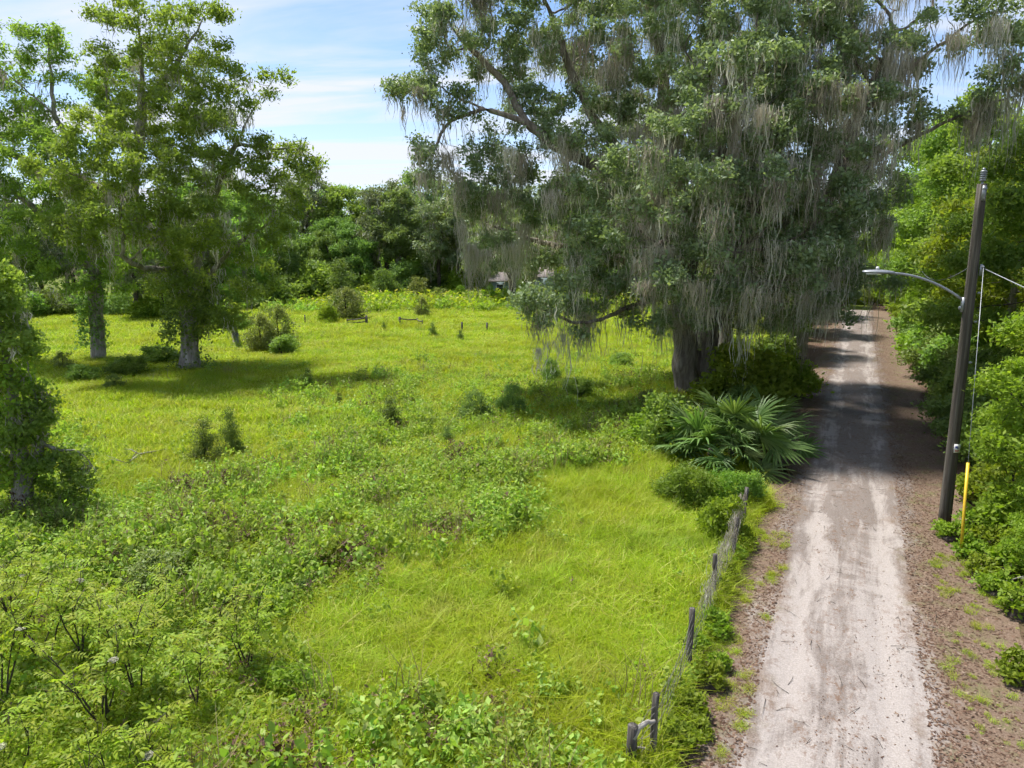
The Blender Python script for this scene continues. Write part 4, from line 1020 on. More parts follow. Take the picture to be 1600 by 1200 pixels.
def elder(loc, H, nst, nleaf, label, spread=.55, flowers=0, low=.5):
    H *= 1.15; nleaf = int(nleaf * .72)
    e = obj('elder_shrub', None, None, loc, 0, 1, label, 'shrub', 'elder shrubs in the near field')
    mb = MB(); tips = []
    for i in range(nst):
        a = i * 6.283 / nst + rg.normal() * .4; q = spread * (.5 + .6 * rg.random())
        b0 = np.array((rg.normal() * .05, rg.normal() * .05, -.05))
        p = [b0]
        for t in (.25, .5, .75, 1):
            p.append(np.array((q * math.cos(a) * t ** 1.3 + rg.normal() * .03, q * math.sin(a) * t ** 1.3 + rg.normal() * .03, H * t * (.85 + .15 * math.sin(i)))))
        p = np.array(p); mb.tube(p, np.array((.016, .013, .010, .007, .004)) * (.6 + .3 * H), 5)
        for k in range(7):
            t = low + (1 - low) * (k + rg.random()) / 7
            j = min(3, int(t * 4)); ft = t * 4 - j
            c = p[j] * (1 - ft) + p[j + 1] * ft
            a2 = rg.random() * 6.283; l2 = .12 + .3 * rg.random() * spread
            c2 = c + np.array((math.cos(a2) * l2, math.sin(a2) * l2, .12 + .2 * rg.random()))
            mb.tube([c, (c + c2) / 2 + (0, 0, .02), c2], [.007, .005, .003], 3)
            tips.append((c, c2))
        tips.append((p[-2], p[-1]))
    obj('stem', mb.build('elder_stems', M['bark_dark'], True), e)
    for i in range(nleaf):
        c, c2 = tips[i % len(tips)]; f = .35 + .65 * rg.random()
        l = obj('leaf', CL[i % 4], e)
        l.location = c * (1 - f) + c2 * f
        l.rotation_euler = (rg.normal() * .3, .05 + rg.normal() * .35, rg.random() * 6.283)
        l.scale = (float(.75 + .5 * rg.random()),) * 3
    for i in range(flowers):
        c, c2 = tips[(i * 5 + 3) % len(tips)]
        l = obj('flower_head', UM, e); l.location = c2 + np.array((0, 0, .05)); l.rotation_euler = (rg.normal() * .2, rg.normal() * .2, 0)
for (u, v, H, nst, nl, sprd, fl, lab) in [
    (165, 1155, 1.7, 6, 170, .75, 1, 'elder shrub with several dark stems fanning from one foot, middle of the lower left'),
    (215, 1110, 1.6, 3, 90, .5, 0, 'slim elder just right of the many-stemmed one'),
    (388, 1072, 1.35, 5, 110, .4, 0, 'thin-stemmed elder standing apart beside the open grass'),
    (310, 1140, 1.3, 2, 60, .3, 0, 'single-stemmed yellow-green elder between the fanning one and the one apart'),
    (8, 1125, 1.6, 5, 140, .6, 1, 'elder shrub cut by the left edge of the picture'),
    (70, 1050, 1.7, 5, 150, .75, 2, 'elder with white flower heads at the left behind the others'),
    (130, 1050, 1.5, 4, 120, .7, 1, 'elder behind the many-stemmed one'),
    (20, 1000, 1.6, 5, 140, .8, 2, 'farthest elder with white flower heads at the left edge'),
    (230, 1020, 1.1, 4, 90, .6, 0, 'low elder in the brownish weeds behind the slim one'),
    (10, 1300, 1.35, 6, 150, .5, 2, 'nearest elder filling the bottom left corner'),
    (190, 1310, 1.2, 5, 130, .45, 1, 'elder rising from the bottom edge left of the pale flower'),
    (262, 1290, 1.15, 5, 120, .45, 2, 'elder with a pale flower head at the bottom edge')]:
    elder(G(u, v), H, nst, nl, lab, sprd, fl)

# ------------------------------------------------------------------ wire fence by the lane
rg = np.random.default_rng(1010)
fe = obj('wire_fence', None, None, G(1017, 1200), 0, 1, 'old woven-wire fence on weathered posts along the left of the lane', 'fence')
fo = G(1017, 1200)
posts = []
for (u, v, H, rad, tl) in [(1017, 1200, 1.14, .046, .03), (1075, 1052, 1.18, .05, .02), (1116, 945, 1.08, .046, -.04), (1143, 880, 1.08, .044, .07), (1160, 828, 1.12, .05, .04)]:
    p = G(u, v) - fo; posts.append(p + np.array((0, 0, H * .9)))
    k = 6
    pts = [p + np.array((tl * t, 0, -.15 + (H + .15) * t)) + np.append(rg.normal(size=2) * .006, 0) for t in np.linspace(0, 1, k)]
    obj('post', MB().tube(pts, rad * (1.08 - .12 * np.linspace(0, 1, k) + .05 * rg.normal(size=k)), 9).build('fence_post', M['post_wood'], False), fe)
bp = G(985, 1215) - fo
obj('post', MB().tube([bp + (0, 0, -.1), bp + (0, .01, .4), bp + (.01, .01, .78)], [.075, .07, .068], 10).build('brace_post', M['post_wood']), fe, label='short stout brace post')
a, b = bp + (.02, -.02, .62), posts[0] + (-.03, -.08, -.25)
br = [a + (b - a) * t + np.array((rg.normal() * .02, rg.normal() * .02, .08 * math.sin(3.1 * t) + rg.normal() * .015)) for t in np.linspace(0, 1.12, 8)]
obj('brace_branch', MB().tube(br, np.array((.035, .04, .034, .038, .03, .034, .028, .02)), 7).build('brace_branch', M['dead_wood'], True), fe, label='crooked grey branch wired between two posts')
a, b = bp + (.02, .02, .45), posts[0] + (0, -.05, -.72)
obj('brace_branch', MB().tube([a, (a + b) / 2 + (0, 0, .02), b], [.016, .014, .011], 5).build('thin_branch', M['dead_wood'], True), fe, label='thin pale stick between two posts')
mb = MB()
allp = [bp + (0, 0, .7)] + posts
for i in range(len(allp) - 1):
    A, B = allp[i], allp[i + 1]
    for h in np.linspace(.05, 1.0, 8):
        q = [A * (1 - t) + B * t for t in np.linspace(0, 1, 7)]
        sag = .12 * h * (i > 0)
        q = [np.array((p[0] + .03 + rg.normal() * .012, p[1] - .03, (p[2] / .9) * h * .92 - sag * math.sin(math.pi * t) + rg.normal() * .008)) for p, t in zip(q, np.linspace(0, 1, 7))]
        mb.tube(q, .004, 3, False)
    for t in np.linspace(.03, .97, int(np.linalg.norm(B - A) / .16)):
        p = A * (1 - t) + B * t; s = .12 * math.sin(math.pi * t) * (i > 0)
        mb.tube([(p[0] + .03, p[1] - .03, .04), (p[0] + .03 + rg.normal() * .02, p[1] - .03, .5 - s * .5), (p[0] + .03 + rg.normal() * .02, p[1] - .03, p[2] - s)], .0032, 3, False)
obj('wire_mesh', mb.build('wire_mesh', M['wire']), fe)
# dead vines and moss draped over the far end of the fence
A, B = posts[2], posts[4]
vp = np.array([A * (1 - t) + B * t for t in rg.random(70)]) + rg.normal(size=(70, 3)) * .04
obj('draped_vine', moss_mesh('draped_vine', vp, np.full(70, .6), 5, .05, rg, .010), fe, label='dry grey vine draped over the sagging wire')
A, B = posts[1], posts[2]
vp = np.array([A * (1 - t) + B * t for t in .45 + .55 * rg.random(26)]) + rg.normal(size=(26, 3)) * .03 - np.array((0, 0, .15))
obj('draped_vine', moss_mesh('draped_vine_b', vp, np.full(26, .5), 4, .05, rg, .009), fe)

# ------------------------------------------------------------------ far fence and gate posts across the field
fb = G(573, 508)
ff = obj('rail_fence', None, None, fb, 0, 1, 'old wooden post and rail fence with gaps at the far side of the field', 'fence')
def fpost(u, v0, v1, rad):
    p = G(u, v0); H = P(u, v1, p[1])[2]
    obj('post', MB().tube([(p - fb) + (0, 0, -.1), (p - fb) + (0, 0, H)], [rad, rad * .9], 7).build('far_post', M['post_wood']), ff)
    return p - fb, H
fps = {}
for (u, v0, v1, rad) in [(477, 508, 492, .06), (512, 508, 496, .05), (543, 508, 498, .05), (573, 510, 493, .12), (625, 510, 495, .12), (652, 508, 497, .07), (722, 520, 503, .09), (761, 522, 504, .09), (840, 522, 508, .08), (660, 512, 500, .06)]:
    fps[u] = fpost(u, v0, v1, rad)
for (a, b) in ((543, 573), (625, 652), (652, 660)):
    (pa, ha), (pb_, hb) = fps[a], fps[b]
    for f in (.82, .45):
        obj('rail', MB().tube([pa + (0, -.1, ha * f), (pa + pb_) / 2 + (0, -.12, (ha + hb) / 2 * f - .05), pb_ + (0, -.1, hb * f)], .06, 6).build('rail', M['post_wood']), ff)

# ------------------------------------------------------------------ utility pole, street light, guy wire
pb0 = road(10.85, 2.25); ptop = 8.45
up = obj('utility_pole', None, None, pb0, 0, 1, 'tall dark wooden utility pole on the right verge of the lane', 'pole')
hs = np.linspace(-.3, ptop, 14)
obj('shaft', MB().tube([(-.012 * h, 0, h) for h in hs], .150 - .045 * (hs / ptop).clip(0, 1), 18).build('pole_shaft', M['pole_wood'], True), up)
tx = -.012 * ptop
mb = MB().tube([(tx, 0, ptop - .25), (tx, 0, ptop + .12)], .025, 8)
for z in (.06, .11, .16, .21, .26): mb.tube([(tx, 0, ptop + z), (tx, 0, ptop + z + .022), (tx, 0, ptop + z + .045)], [.055, .075, .05], 12)
mb.tube([(tx, 0, ptop + .3), (tx, 0, ptop + .36)], [.035, .03], 10)
obj('insulator', mb.build('insulator', M['galv']), up)
mb = MB().box((tx - .02, -.13, ptop - .22), (.07, .05, .34)).box((tx - .02, -.15, ptop - .12), (.11, .03, .04)).box((tx - .02, -.15, ptop - .34), (.03, .06, .03))
obj('bracket', mb.build('pole_bracket', M['galv']), up)
hx = 6.45
mb = MB().box((.02, -.155, hx), (.05, .04, .26)).tube([(.02, -.13, hx + .08), (.02, -.26, hx + .08)], .018, 8)
obj('bracket', mb.build('guy_bracket', M['galv']), up)
for z in (5.9, 5.2, 4.2): obj('bracket', MB().box((.05, -.150, z), (.06, .04, .05)).build('clip', M['galv']), up)
# number plate
pl = obj('plate', MB().box((-.03, -.178, 2.02), (.15, .008, .22)).build('number_plate', M['white']), up, label='small white plate with blue and red marks')
obj('marking', MB().box((-.045, -.1845, 2.055), (.07, .004, .05)).box((-.01, -.1845, 2.02), (.06, .004, .012)).build('mark_blue', M['sign_ink']), pl)
obj('marking', MB().box((-.03, -.1845, 1.965), (.10, .004, .018)).box((-.03, -.1845, 1.94), (.08, .004, .010)).build('mark_red', M['sign_red']), pl)
# lamp
lz = 5.62
le = obj('street_lamp', None, None, pb0 + np.array((-.07, 0, lz)), 0, 1, 'grey curved-arm street lamp fixed to the utility pole', 'street lamp')
adir = np.array((-.93, .37, 0))
arc = [adir * (.14 + 1.62 * t) + np.array((0, 0, .10 + .62 * (1 - (1 - t) ** 2.0))) for t in np.linspace(0, 1, 14)]
obj('arm', MB().tube(arc, .032, 10).build('lamp_arm', M['galv'], True), le)
mb = MB().box(adir * .12 + (0, 0, -.02), (.07, .12, .36), math.atan2(adir[1], adir[0])).tube([adir * .13 + (0, 0, -.1), adir * .2 + (0, 0, -.1)], .05, 10)
obj('mount', mb.build('lamp_mount', M['galv']), le)
e0 = arc[-1]
n = 9; rgs = np.linspace(0, 1, n)
side = np.array((-adir[1], adir[0], 0))
V = []
for t in rgs:
    w = .05 + .11 * math.sin(math.pi * min(1, t * .80 + .12)) ** .7 * (1 if t < 1 else .6); h = .035 + .04 * math.sin(math.pi * min(1, t * .9 + .08))
    c = e0 + adir * (-.08 + .72 * t) + np.array((0, 0, .005 + .02 * t))
    for q in range(12):
        th = q * 2 * math.pi / 12
        zz_ = math.sin(th)
        V.append(c + side * w * math.cos(th) + np.array((0, 0, h * zz_ if zz_ > 0 else .35 * h * zz_)))
F = [(i * 12 + q, i * 12 + (q + 1) % 12, (i + 1) * 12 + (q + 1) % 12, (i + 1) * 12 + q) for i in range(n - 1) for q in range(12)]
hb = MB().add(V, F); hb.F3 = []
me = mesh('lamp_head', np.array(V), [np.array(F), np.array([list(range(11, -1, -1))]), np.array([[(n - 1) * 12 + q for q in range(12)]])], M['galv'], None, True)
hd = obj('lamp_head', me, le)
c = e0 + adir * .3 + np.array((0, 0, .085))
obj('photocell', MB().tube([c, c + (0, 0, .05), c + (0, 0, .075)], [.04, .04, .025], 10).build('photocell', M['white']), hd)
c = e0 + adir * .38 + np.array((0, 0, -.018))
obj('lens', MB().box(c, (.34, .16, .03), math.atan2(adir[1], adir[0])).build('lens', M['white']), hd)
# guy wire with yellow guard
ga = G(1501, 873)
gt = pb0 + np.array((.02, -.24, hx + .08))
gw = obj('guy_wire', None, None, ga, 0, 1, 'steel guy wire from the pole to the ground with a yellow guard', 'guy wire')
dv = (gt - ga)
obj('wire', MB().tube([np.zeros(3), dv * .5, dv], .007, 6).build('guy_strand', M['galv']), gw)
obj('guard', MB().tube([dv * .015 + (-.015, -.015, 0), dv * .18 + (-.015, -.015, 0), dv * .32 + (-.015, -.015, 0)], .034, 10).build('guy_guard', M['yellow'], True), gw, label='yellow plastic guard tube')
obj('anchor', MB().tube([(.0, .0, -.2), (0, 0, .06)], .016, 6).tube([(-.04, 0, .06), (0, 0, .1), (.04, 0, .06), (0, 0, .02), (-.04, 0, .06)], .01, 5).build('anchor', M['galv']), gw)
# service cables
def cable(name, a, b, sag, rad, label):
    a = np.array(a, float); b = np.array(b, float)
    q = [(a * (1 - t) + b * t) - a - np.array((0, 0, sag * 4 * t * (1 - t))) for t in np.linspace(0, 1, 24)]
    obj(name, MB().tube(q, rad, 5).build(name, M['galv']), None, a, 0, 1, label, 'cable')
fp = road(62, 3.9)
cable('overhead_cable', pb0 + np.array((.0, .15, hx + .1)), fp + np.array((0, 0, 7.2)), 1.4, .012, 'overhead cable running from the near pole down the lane')
cable('overhead_cable', pb0 + np.array((.05, -.15, hx + .05)), road(1.0, 7.5) + np.array((0, 0, 4.0)), .15, .012, 'cable dropping from the pole to the right out of the picture')
fpe = obj('utility_pole', None, None, fp, 0, 1, 'second utility pole far down the lane among the trees', 'pole')
obj('shaft', MB().tube([(0, 0, -.2), (0, 0, 4), (0, 0, 8.3)], [.16, .14, .11], 10).build('far_shaft', M['pole_wood'], True), fpe)
obj('insulator', MB().tube([(0, 0, 8.3), (0, 0, 8.55)], [.05, .06], 8).build('far_insulator', M['galv']), fpe)

# ------------------------------------------------------------------ house behind the treeline's foot
def house(base, Lx, Dy, Hw, Hr, label, rz):
    e = obj('house', None, None, base, rz, 1, label, 'house')
    obj('wall', MB().box((0, 0, Hw / 2), (Lx, Dy, Hw)).build('house_wall', M['siding']), e)
    mb = MB(); x, y = Lx / 2 + .35, Dy / 2 + .45
    V = [(-x, -y, Hw - .12), (x, -y, Hw - .12), (x, 0, Hw + Hr), (-x, 0, Hw + Hr), (-x, y, Hw - .12), (x, y, Hw - .12),
         (-x, -y, Hw + .02), (x, -y, Hw + .02), (x, 0, Hw + Hr + .16), (-x, 0, Hw + Hr + .16), (-x, y, Hw + .02), (x, y, Hw + .02)]
    F = [(0, 3, 2, 1), (3, 4, 5, 2), (6, 7, 8, 9), (9, 8, 11, 10), (0, 1, 7, 6), (4, 10, 11, 5), (0, 6, 9, 3), (3, 9, 10, 4), (1, 2, 8, 7), (2, 5, 11, 8)]
    obj('roof', mb.add(V, F).build('house_roof', M['roof']), e)
    g = MB().add([(-Lx / 2, -Dy / 2, Hw), (-Lx / 2, Dy / 2, Hw), (-Lx / 2, 0, Hw + Hr - .05)], (), [(0, 2, 1)]).add([(Lx / 2, -Dy / 2, Hw), (Lx / 2, Dy / 2, Hw), (Lx / 2, 0, Hw + Hr - .05)], (), [(0, 1, 2)])
    obj('gable', g.build('gable', M['siding']), e)
    for x in np.arange(-Lx / 2 + 1.2, Lx / 2 - .8, 2.4):
        w = obj('window', MB().box((x, -Dy / 2 - .03, 1.5), (1.0, .08, 1.1)).build('window', M['trim']), e)
        obj('pane', MB().box((x, -Dy / 2 - .075, 1.5), (.84, .03, .94)).build('pane', M['glass']), w)
hp = G(783, 467)
house(np.array((hp[0] - .2, 97.0, 0)), 2.6, 5.0, 2.5, .9, 'low pale blue house seen left of the oak\'s hanging moss', .06)
hq = G(843, 467)
house(np.array((hq[0] + .8, 98.5, 0)), 2.6, 5.5, 3.0, 1.0, 'second pale house part, taller, half hidden right of the young pine', -.04)

# ------------------------------------------------------------------ fallen wood
def log(name, pts, rad, mat, label, cat='branch', twigs=0):
    pts = np.array(pts); o0 = pts[0].copy(); mb = MB().tube(pts - o0, rad, 7)
    for i in range(twigs):
        t = .2 + .7 * rg.random(); j = int(t * (len(pts) - 1)); c = pts[j] - o0
        d = norm(rg.normal(size=3) + np.array((0, 0, .6))) * (.3 + .5 * rg.random())
        mb.tube([c, c + d * .5 + rg.normal(size=3) * .04, c + d], [.014, .010, .004], 4)
    obj(name, mb.build(name, mat, True), None, o0, 0, 1, label, cat)
log('fallen_branch', [G(215, 596) + (0, 0, .1), G(240, 600) + (0, 0, .2), G(265, 600) + (0, 0, .15), G(290, 602) + (0, 0, .05)], [.06, .05, .04, .02], M['dead_wood'], 'pale fallen branch lying in the grass before the pecans', 'branch', 5)
log('fallen_branch', [G(175, 745) + (0, 0, .1), G(200, 738) + (0, 0, .3), G(220, 728) + (0, 0, .4), G(262, 715) + (0, 0, .3)], [.05, .045, .035, .015], M['dead_wood'], 'bleached dead branch right of the vine-covered tree', 'branch', 9)
log('fallen_log', [G(985, 583) + (0, 0, .12), G(1010, 582) + (0, 0, .14), G(1036, 586) + (0, 0, .12)], [.13, .14, .12], M['dead_wood'], 'short fallen log in the grass left of the oak trunk', 'log')
log('dead_branch', [road(7.0, 4.3) + (0, 0, .05), road(6.9, 3.9) + (0, 0, .35), road(6.8, 3.5) + (0, 0, .6), road(6.5, 3.1) + (0, 0, .55)], [.03, .025, .018, .008], M['dead_wood'], 'bare grey dead branch sticking out at the right verge', 'branch', 12)
log('snag_stump', [G(369, 548), G(368, 530) + (0, 0, .5), G(368, 548) + (0, .0, 1.5), G(366, 548) + (0, 0, 1.9)], [.32, .25, .2, .1], M['dead_wood'], 'pale broken stump right of the thick pecan trunk', 'stump')

# ------------------------------------------------------------------ scattered ground cover (uncountable)
def scatter(name, pts, rots, scl, pick, protos, label):
    pc = bpy.data.collections.new(name + '_kinds')
    for i, m_ in enumerate(protos):
        q = bpy.data.objects.new('%s_kind_%02d' % (name, i), m_); pc.objects.link(q)
    me = bpy.data.meshes.new(name)
    me.vertices.add(len(pts)); me.vertices.foreach_set('co', np.ascontiguousarray(pts, np.float32).ravel())
    a = me.attributes.new('rot', 'FLOAT_VECTOR', 'POINT'); a.data.foreach_set('vector', np.ascontiguousarray(rots, np.float32).ravel())
    a = me.attributes.new('scl', 'FLOAT_VECTOR', 'POINT'); a.data.foreach_set('vector', np.ascontiguousarray(scl, np.float32).ravel())
    a = me.attributes.new('pick', 'INT', 'POINT'); a.data.foreach_set('value', np.ascontiguousarray(pick, np.int32))
    me.update()
    o = obj(name, me, label=label, kind='stuff')
    g = bpy.data.node_groups.new(name + '_nodes', 'GeometryNodeTree')
    g.interface.new_socket('Geometry', in_out='INPUT', socket_type='NodeSocketGeometry')
    g.interface.new_socket('Geometry', in_out='OUTPUT', socket_type='NodeSocketGeometry')
    gi = g.nodes.new('NodeGroupInput'); go = g.nodes.new('NodeGroupOutput')
    ip = g.nodes.new('GeometryNodeInstanceOnPoints')
    ci = g.nodes.new('GeometryNodeCollectionInfo')
    ci.inputs['Collection'].default_value = pc
    ci.inputs['Separate Children'].default_value = True
    ci.inputs['Reset Children'].default_value = True
    def na(n_, ty):
        q = g.nodes.new('GeometryNodeInputNamedAttribute'); q.data_type = ty; q.inputs['Name'].default_value = n_; return q.outputs['Attribute']
    er = g.nodes.new('FunctionNodeEulerToRotation')
    g.links.new(na('rot', 'FLOAT_VECTOR'), er.inputs[0])
    g.links.new(gi.outputs[0], ip.inputs['Points'])
    g.links.new(ci.outputs[0], ip.inputs['Instance'])
    ip.inputs['Pick Instance'].default_value = True
    g.links.new(na('pick', 'INT'), ip.inputs['Instance Index'])
    g.links.new(er.outputs[0], ip.inputs['Rotation'])
    g.links.new(na('scl', 'FLOAT_VECTOR'), ip.inputs['Scale'])
    g.links.new(ip.outputs[0], go.inputs[0])
    md = o.modifiers.new('scatter', 'NODES'); md.node_group = g
    return o

def tuft(seed, nb, R, H, wid, mat, lean=.5, curl=.5):
    rg = np.random.default_rng(seed)
    a = rg.random(nb) * 6.283; r = np.sqrt(rg.random(nb)) * R
    b = np.stack((r * np.cos(a), r * np.sin(a), np.zeros(nb)), 1)
    h = H * (.5 + .7 * rg.random(nb))
    a2 = rg.random(nb) * 6.283
    l = lean * h * (.25 + rg.random(nb))
    d = np.stack((np.cos(a2), np.sin(a2), 0 * a2), 1); s = np.stack((-np.sin(a2), np.cos(a2), 0 * a2), 1)
    w = wid * (.6 + .8 * rg.random(nb))[:, None]
    up_ = np.array((0, 0, 1.0))
    p0, p1 = b, b + d * (l * .3)[:, None] + up_ * (h * .62)[:, None]
    p2 = b + d * (l * (1 + curl))[:, None] + up_ * (h * (1 - .35 * curl * rg.random(nb)))[:, None]
    V = np.stack((p0 - s * w * .5, p0 + s * w * .5, p1 - s * w * .45, p1 + s * w * .45, p2 - s * w * .06, p2 + s * w * .06), 1).reshape(-1, 3)
    i = np.arange(nb)[:, None] * 6
    F = np.concatenate((i + np.array((0, 1, 3, 2)), i + np.array((2, 3, 5, 4))), 1).reshape(-1, 4)
    return mesh('grass_tuft', V, F, mat, rg.random(nb).repeat(2))
def weed(seed, nst, H, R, nl, leaf, mat, aspect=.5):
    rg = np.random.default_rng(seed); mb = []
    C = []
    for i in range(nst):
        a = rg.random() * 6.283; q = R * rg.random() ** .6; h = H * (.6 + .5 * rg.random())
        t = .15 + .85 * rg.random(nl) ** .75
        jx = rg.normal(size=(nl, 3)) * leaf * .55
        C.append(np.stack((q * math.cos(a) * (.4 + .6 * t), q * math.sin(a) * (.4 + .6 * t), h * t), 1) + jx)
    return leaves('weed_plant', np.vstack(C).clip((-9, -9, .01), 9), leaf, mat, rg, aspect, .2, 1.3)

rg = np.random.default_rng(1212)
def sample_field(n, r0, r1, a0=-47, a1=47, power=1.0):
    u = rg.random(n)
    r = (r0 ** power + (r1 ** power - r0 ** power) * u) ** (1 / power)
    a = np.radians(a0 + (a1 - a0) * rg.random(n))
    return np.stack((np.sin(a) * r, np.cos(a) * r), 1)
def poly_in(px, poly):
    x, y = px[:, 0], px[:, 1]; inside = np.zeros(len(px), bool); j = len(poly) - 1
    for i in range(len(poly)):
        xi, yi = poly[i]; xj, yj = poly[j]
        c = ((yi > y) != (yj > y)) & (x < (xj - xi) * (y - yi) / (yj - yi + 1e-12) + xi)
        inside ^= c; j = i
    return inside
def gp(lst): return [tuple(G(u, v)[:2]) for u, v in lst]
WEEDZ = gp([(-60, 880), (120, 800), (300, 735), (420, 690), (560, 672), (700, 610), (850, 590), (1000, 600), (1060, 690), (1010, 770), (900, 790), (760, 850), (640, 930), (520, 985), (480, 1060), (520, 1240), (-100, 1240)])
SHADE = gp([(840, 600), (900, 585), (1060, 590), (1250, 560), (1240, 720), (1000, 720)])
def weediness(p):
    wx = fbm(p[:, 0] * .25 + 11, p[:, 1] * .25 + 3, 71, 4) - .5; wy = fbm(p[:, 0] * .25 + 31, p[:, 1] * .25 + 13, 72, 4) - .5
    p = p + np.column_stack((wx, wy)) * 9.0 + rng.normal(size=p.shape) * .5
    base = np.where(poly_in(p, WEEDZ), .72, .03)
    f = fbm(p[:, 0] * .35 + 40, p[:, 1] * .35 + 40, 77, 4)
    return (base + (f - .5) * 2.4).clip(0, 1)
def in_field(p):
    s, w = to_road(p[:, 0], p[:, 1])
    lim = -2.0 - .5 * fbm(s * .6 + 9, s * 0 + 2, 4, 3)
    ok = w < np.where(s > 11, np.minimum(lim, -2.6 - (s - 11) * .16).clip(-6, 0), lim)
    return ok

# grass: nearer ground gets finer, denser tufts
gt_near = [tuft(i, 85, .27, .25, .009, M['grass'], .9, .7) for i in range(4)]
gt_tall = [tuft(20 + i, 60, .22, .42, .010, M['grass'], .7, .8) for i in range(2)]
gt_far = [tuft(40 + i, 60, .42, .38, .024, M['grass'], .6, .5) for i in range(3)]
pA = sample_field(26000, 6.5, 24, -48, 32, 1.6)
pB = sample_field(24000, 22, 52, -44, 36, 1.7)
pC = sample_field(26000, 48, 112, -42, 30, 1.6)
def lay_grass(name, p, protos, s0, label, wk=.2):
    p = p[in_field(p)]
    wd = weediness(p)
    sh = poly_in(p, SHADE)
    p = p[(rg.random(len(p)) > wd * wk) & ~(sh & (rg.random(len(p)) < .35))]
    n = len(p)
    hgt = .65 + .75 * fbm(p[:, 0] * .5, p[:, 1] * .5, 31, 4)
    sc = s0 * (.75 + .5 * rg.random(n))
    scatter(name, np.column_stack((p, np.zeros(n))), np.column_stack((rg.normal(size=(n, 2)) * .08, rg.random(n) * 6.283)), np.column_stack((sc, sc, sc * hgt)), rg.integers(0, len(protos), n), protos, label)
lay_grass('near_grass', pA, gt_near + gt_tall, 1.0, 'yellow-green grass of the near field')
lay_grass('middle_grass', pB, gt_far, .95, 'yellow-green grass of the middle field')
lay_grass('far_grass', pC, gt_far, 1.15, 'bright grass at the far side of the field')

# broad-leaved weeds
wp = [weed(i, 7, .42, .3, 16, .055 + .012 * (i % 3), M['weed_leaf'], .55) for i in range(4)] + [weed(9, 6, .6, .26, 20, .06, M['weed_leaf'], .35), weed(10, 8, .35, .3, 18, .058, M['elder_leaf'], .6), weed(11, 6, .5, .3, 12, .05, M['straw'], .4), weed(12, 7, .42, .3, 18, .04, M['litter'], .4), tuft(77, 26, .2, .6, .008, M['straw'], .5, .4)]
p = np.vstack((sample_field(15000, 6.5, 22, -48, 20, 1.5), sample_field(13000, 20, 44, -44, 22, 1.5)))
p = p[in_field(p)]
wd = weediness(p)
p = p[rg.random(len(p)) < wd ** 1.5 * .62]
n = len(p)
hg = .5 + 1.0 * fbm(p[:, 0] * .55 + 5, p[:, 1] * .55, 51, 4)
sc = (.75 + .5 * rg.random(n)) * (.7 + .6 * hg)
pick = rg.choice(9, n, p=[.17, .17, .17, .17, .14, .07, .03, .03, .05])
br_ = (fbm(p[:, 0] * .7 + 70, p[:, 1] * .7, 88, 3) > .62) & (rg.random(n) < .55)
pick = np.where(br_, 7, pick)
scatter('field_weeds', np.column_stack((p, np.zeros(n))), np.column_stack((rg.normal(size=(n, 2)) * .1, rg.random(n) * 6.283)), np.column_stack((sc, sc, sc * hg * 1.05)), pick, wp, 'knee-high leafy weeds growing through the field grass')
# low plants at the lower left under the elders
p = sample_field(3000, 5.5, 13.0, -50, -22, 1.5)
p = p[fbm(p[:, 0] * .8 + 3, p[:, 1] * .8, 15, 3) > .42]
n = len(p); sc = .75 + .5 * rg.random(n)
lw = [weed(30 + i, 7, .38, .3, 20, .062, M['elder_leaf'], .5) for i in range(2)] + [weed(33, 7, .4, .3, 20, .066, M['bright_leaf'], .6)]
scatter('elder_undergrowth', np.column_stack((p, np.zeros(n))), np.column_stack((rg.normal(size=(n, 2)) * .1, rg.random(n) * 6.283)), np.column_stack((sc, sc, sc)), rg.integers(0, 3, n), lw, 'broad-leaved low plants under the elder shrubs')
# taller weeds before the far treeline
p = sample_field(7000, 74, 103, -34, 26, 1.5)
p = p[in_field(p) & (rg.random(len(p)) < ((p[:, 1] - 70) / 26).clip(0, 1))]
n = len(p); sc = 2.0 + 1.6 * rg.random(n)
fw = [weed(50 + i, 7, .40, .36, 12, .11, [M['bright_leaf'], M['weed_leaf'], M['grass']][i], .4) for i in range(3)]
scatter('far_weeds', np.column_stack((p, np.zeros(n))), np.column_stack((rg.normal(size=(n, 2)) * .1, rg.random(n) * 6.283)), np.column_stack((sc, sc, sc)), rg.integers(0, 3, n), fw, 'tall weeds before the far treeline')
# verge grass beside the lane
k = 1500
s = rg.random(k) * 16 - 4; w = -2.25 + rg.random(k) ** 1.4 * 1.0
keep = fbm(s * .9, w * 1.5, 61, 3) > .42 + .03 * np.maximum(0, s)
w2 = 1.5 + rg.random(1300) * 1.6; s2 = rg.random(1300) * 13 - 4
k2 = rg.random(1300) < (.05 + .8 * (fbm(s2 * .7 + 30, w2 * 1.3, 62, 4) - .42).clip(0, 1) * 2)
q = np.array([road(a, b)[:2] for a, b in list(zip(s[keep], w[keep])) + list(zip(s2[k2], w2[k2]))])
n = len(q); sc = .1 + .34 * rg.random(n) ** 1.5
scatter('verge_grass', np.column_stack((q, np.full(n, .03))), np.column_stack((rg.normal(size=(n, 2)) * .15, rg.random(n) * 6.283)), np.column_stack((sc, sc, sc)), rg.integers(0, 5, n), gt_near + [tuft(88, 40, .3, .2, .009, M['straw'], .9, .7)], 'thin grass on the verges of the lane')
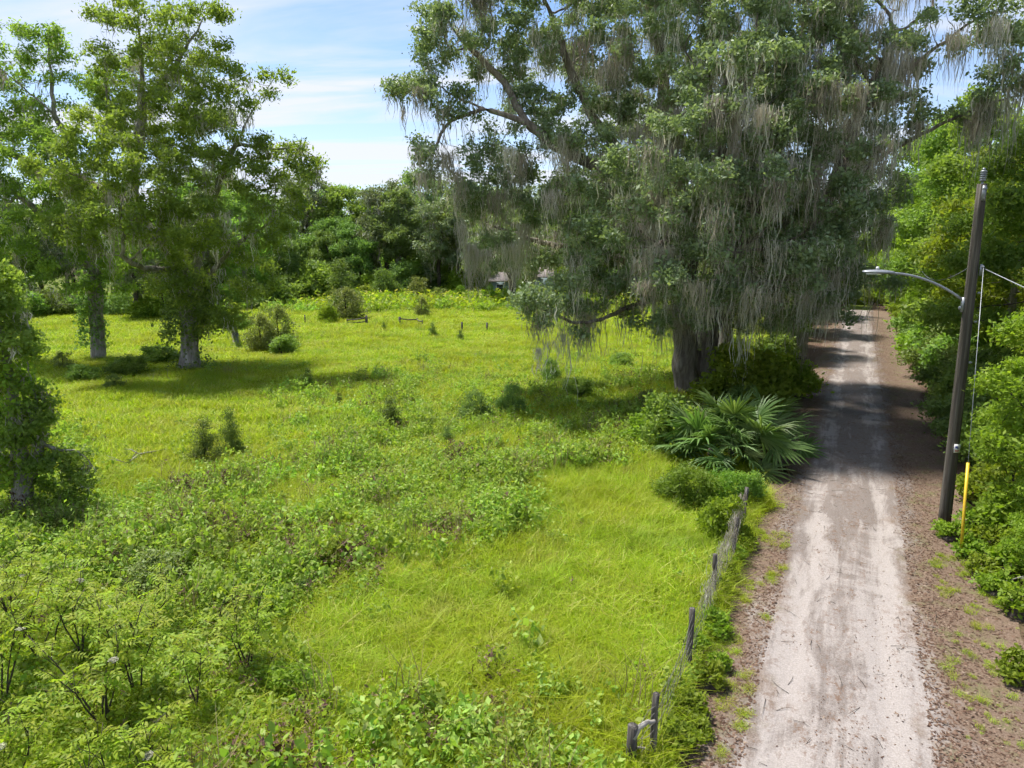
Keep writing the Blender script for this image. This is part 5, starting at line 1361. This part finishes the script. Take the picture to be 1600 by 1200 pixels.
# fallen leaves and twigs
k = 62000
s = -5 + 70 * rg.random(k) ** 1.7; side_ = rg.random(k)
w = np.where(side_ < .45, 1.15 + np.abs(rg.normal(size=k)) * .9, np.where(side_ < .75, -1.15 - np.abs(rg.normal(size=k)) * .6 * np.where(s > 8, 1.6, 1), rg.normal(size=k) * .9))
ok = (w < 5.5) & (w > -5.0) & ~((np.abs(w) < 1.2) & (rg.random(k) > .06 + .45 * (fbm(s * .5, w * 1.2, 91, 3) > .56)))
s, w = s[ok], w[ok]
z = np.where((w > -2.1) & (w < 2.9), rut(w, s), .008) + .012
pp = R0[None] + s[:, None] * RD[None] + w[:, None] * RN[None]
lm = leaves('leaf_litter', np.column_stack((pp, z)), np.where(np.abs(w) < 1.2, .032, .055), M['litter'], rg, .5, 0, 5.0)
obj('leaf_litter', lm, label='brown fallen leaves strewn over the lane and its verges', kind='stuff')
mb = MB()
for i in range(260):
    s_, w_ = -5 + 28 * rg.random() ** 1.3, rg.normal() * 1.6
    L = .06 + .22 * rg.random() ** 2; a = rg.random() * 6.28
    c = road(s_, w_, float(rut(np.array(w_), np.array(s_))) + .012 if -2.1 < w_ < 2.9 else .02); d = np.array((math.cos(a) * L, math.sin(a) * L, .01))
    mb.tube([c - d, c + np.array((rg.normal() * .02, rg.normal() * .02, .012)), c + d], [.005, .004, .002], 3, False)
obj('fallen_twigs', mb.build('twigs', M['bark_dark']), label='small dark twigs scattered on the sand of the lane', kind='stuff')

# things that would share a label are told apart by their order from the viewer
import collections
same = collections.defaultdict(list)
for o in bpy.data.objects:
    if o.parent is None and 'category' in o and 'label' in o: same[o['label']].append(o)
ORD = ['nearest', 'second nearest', 'third nearest', 'fourth nearest', 'fifth nearest', 'sixth nearest', 'seventh nearest', 'eighth nearest', 'ninth nearest', 'tenth nearest', 'eleventh nearest', 'twelfth nearest', 'thirteenth nearest', 'fourteenth nearest']
for lab, os_ in same.items():
    if len(os_) < 2: continue
    os_.sort(key=lambda o: o.location.x ** 2 + o.location.y ** 2)
    for i, o in enumerate(os_):
        o['label'] = lab + ', ' + (('the nearer one', 'the farther one')[i] if len(os_) == 2 else ORD[min(i, 13)])

for o in bpy.data.objects:
    if 'category' in o and len(o['label'].replace('-', ' ').split()) > 16: print('LONG', o.name, o['label'])
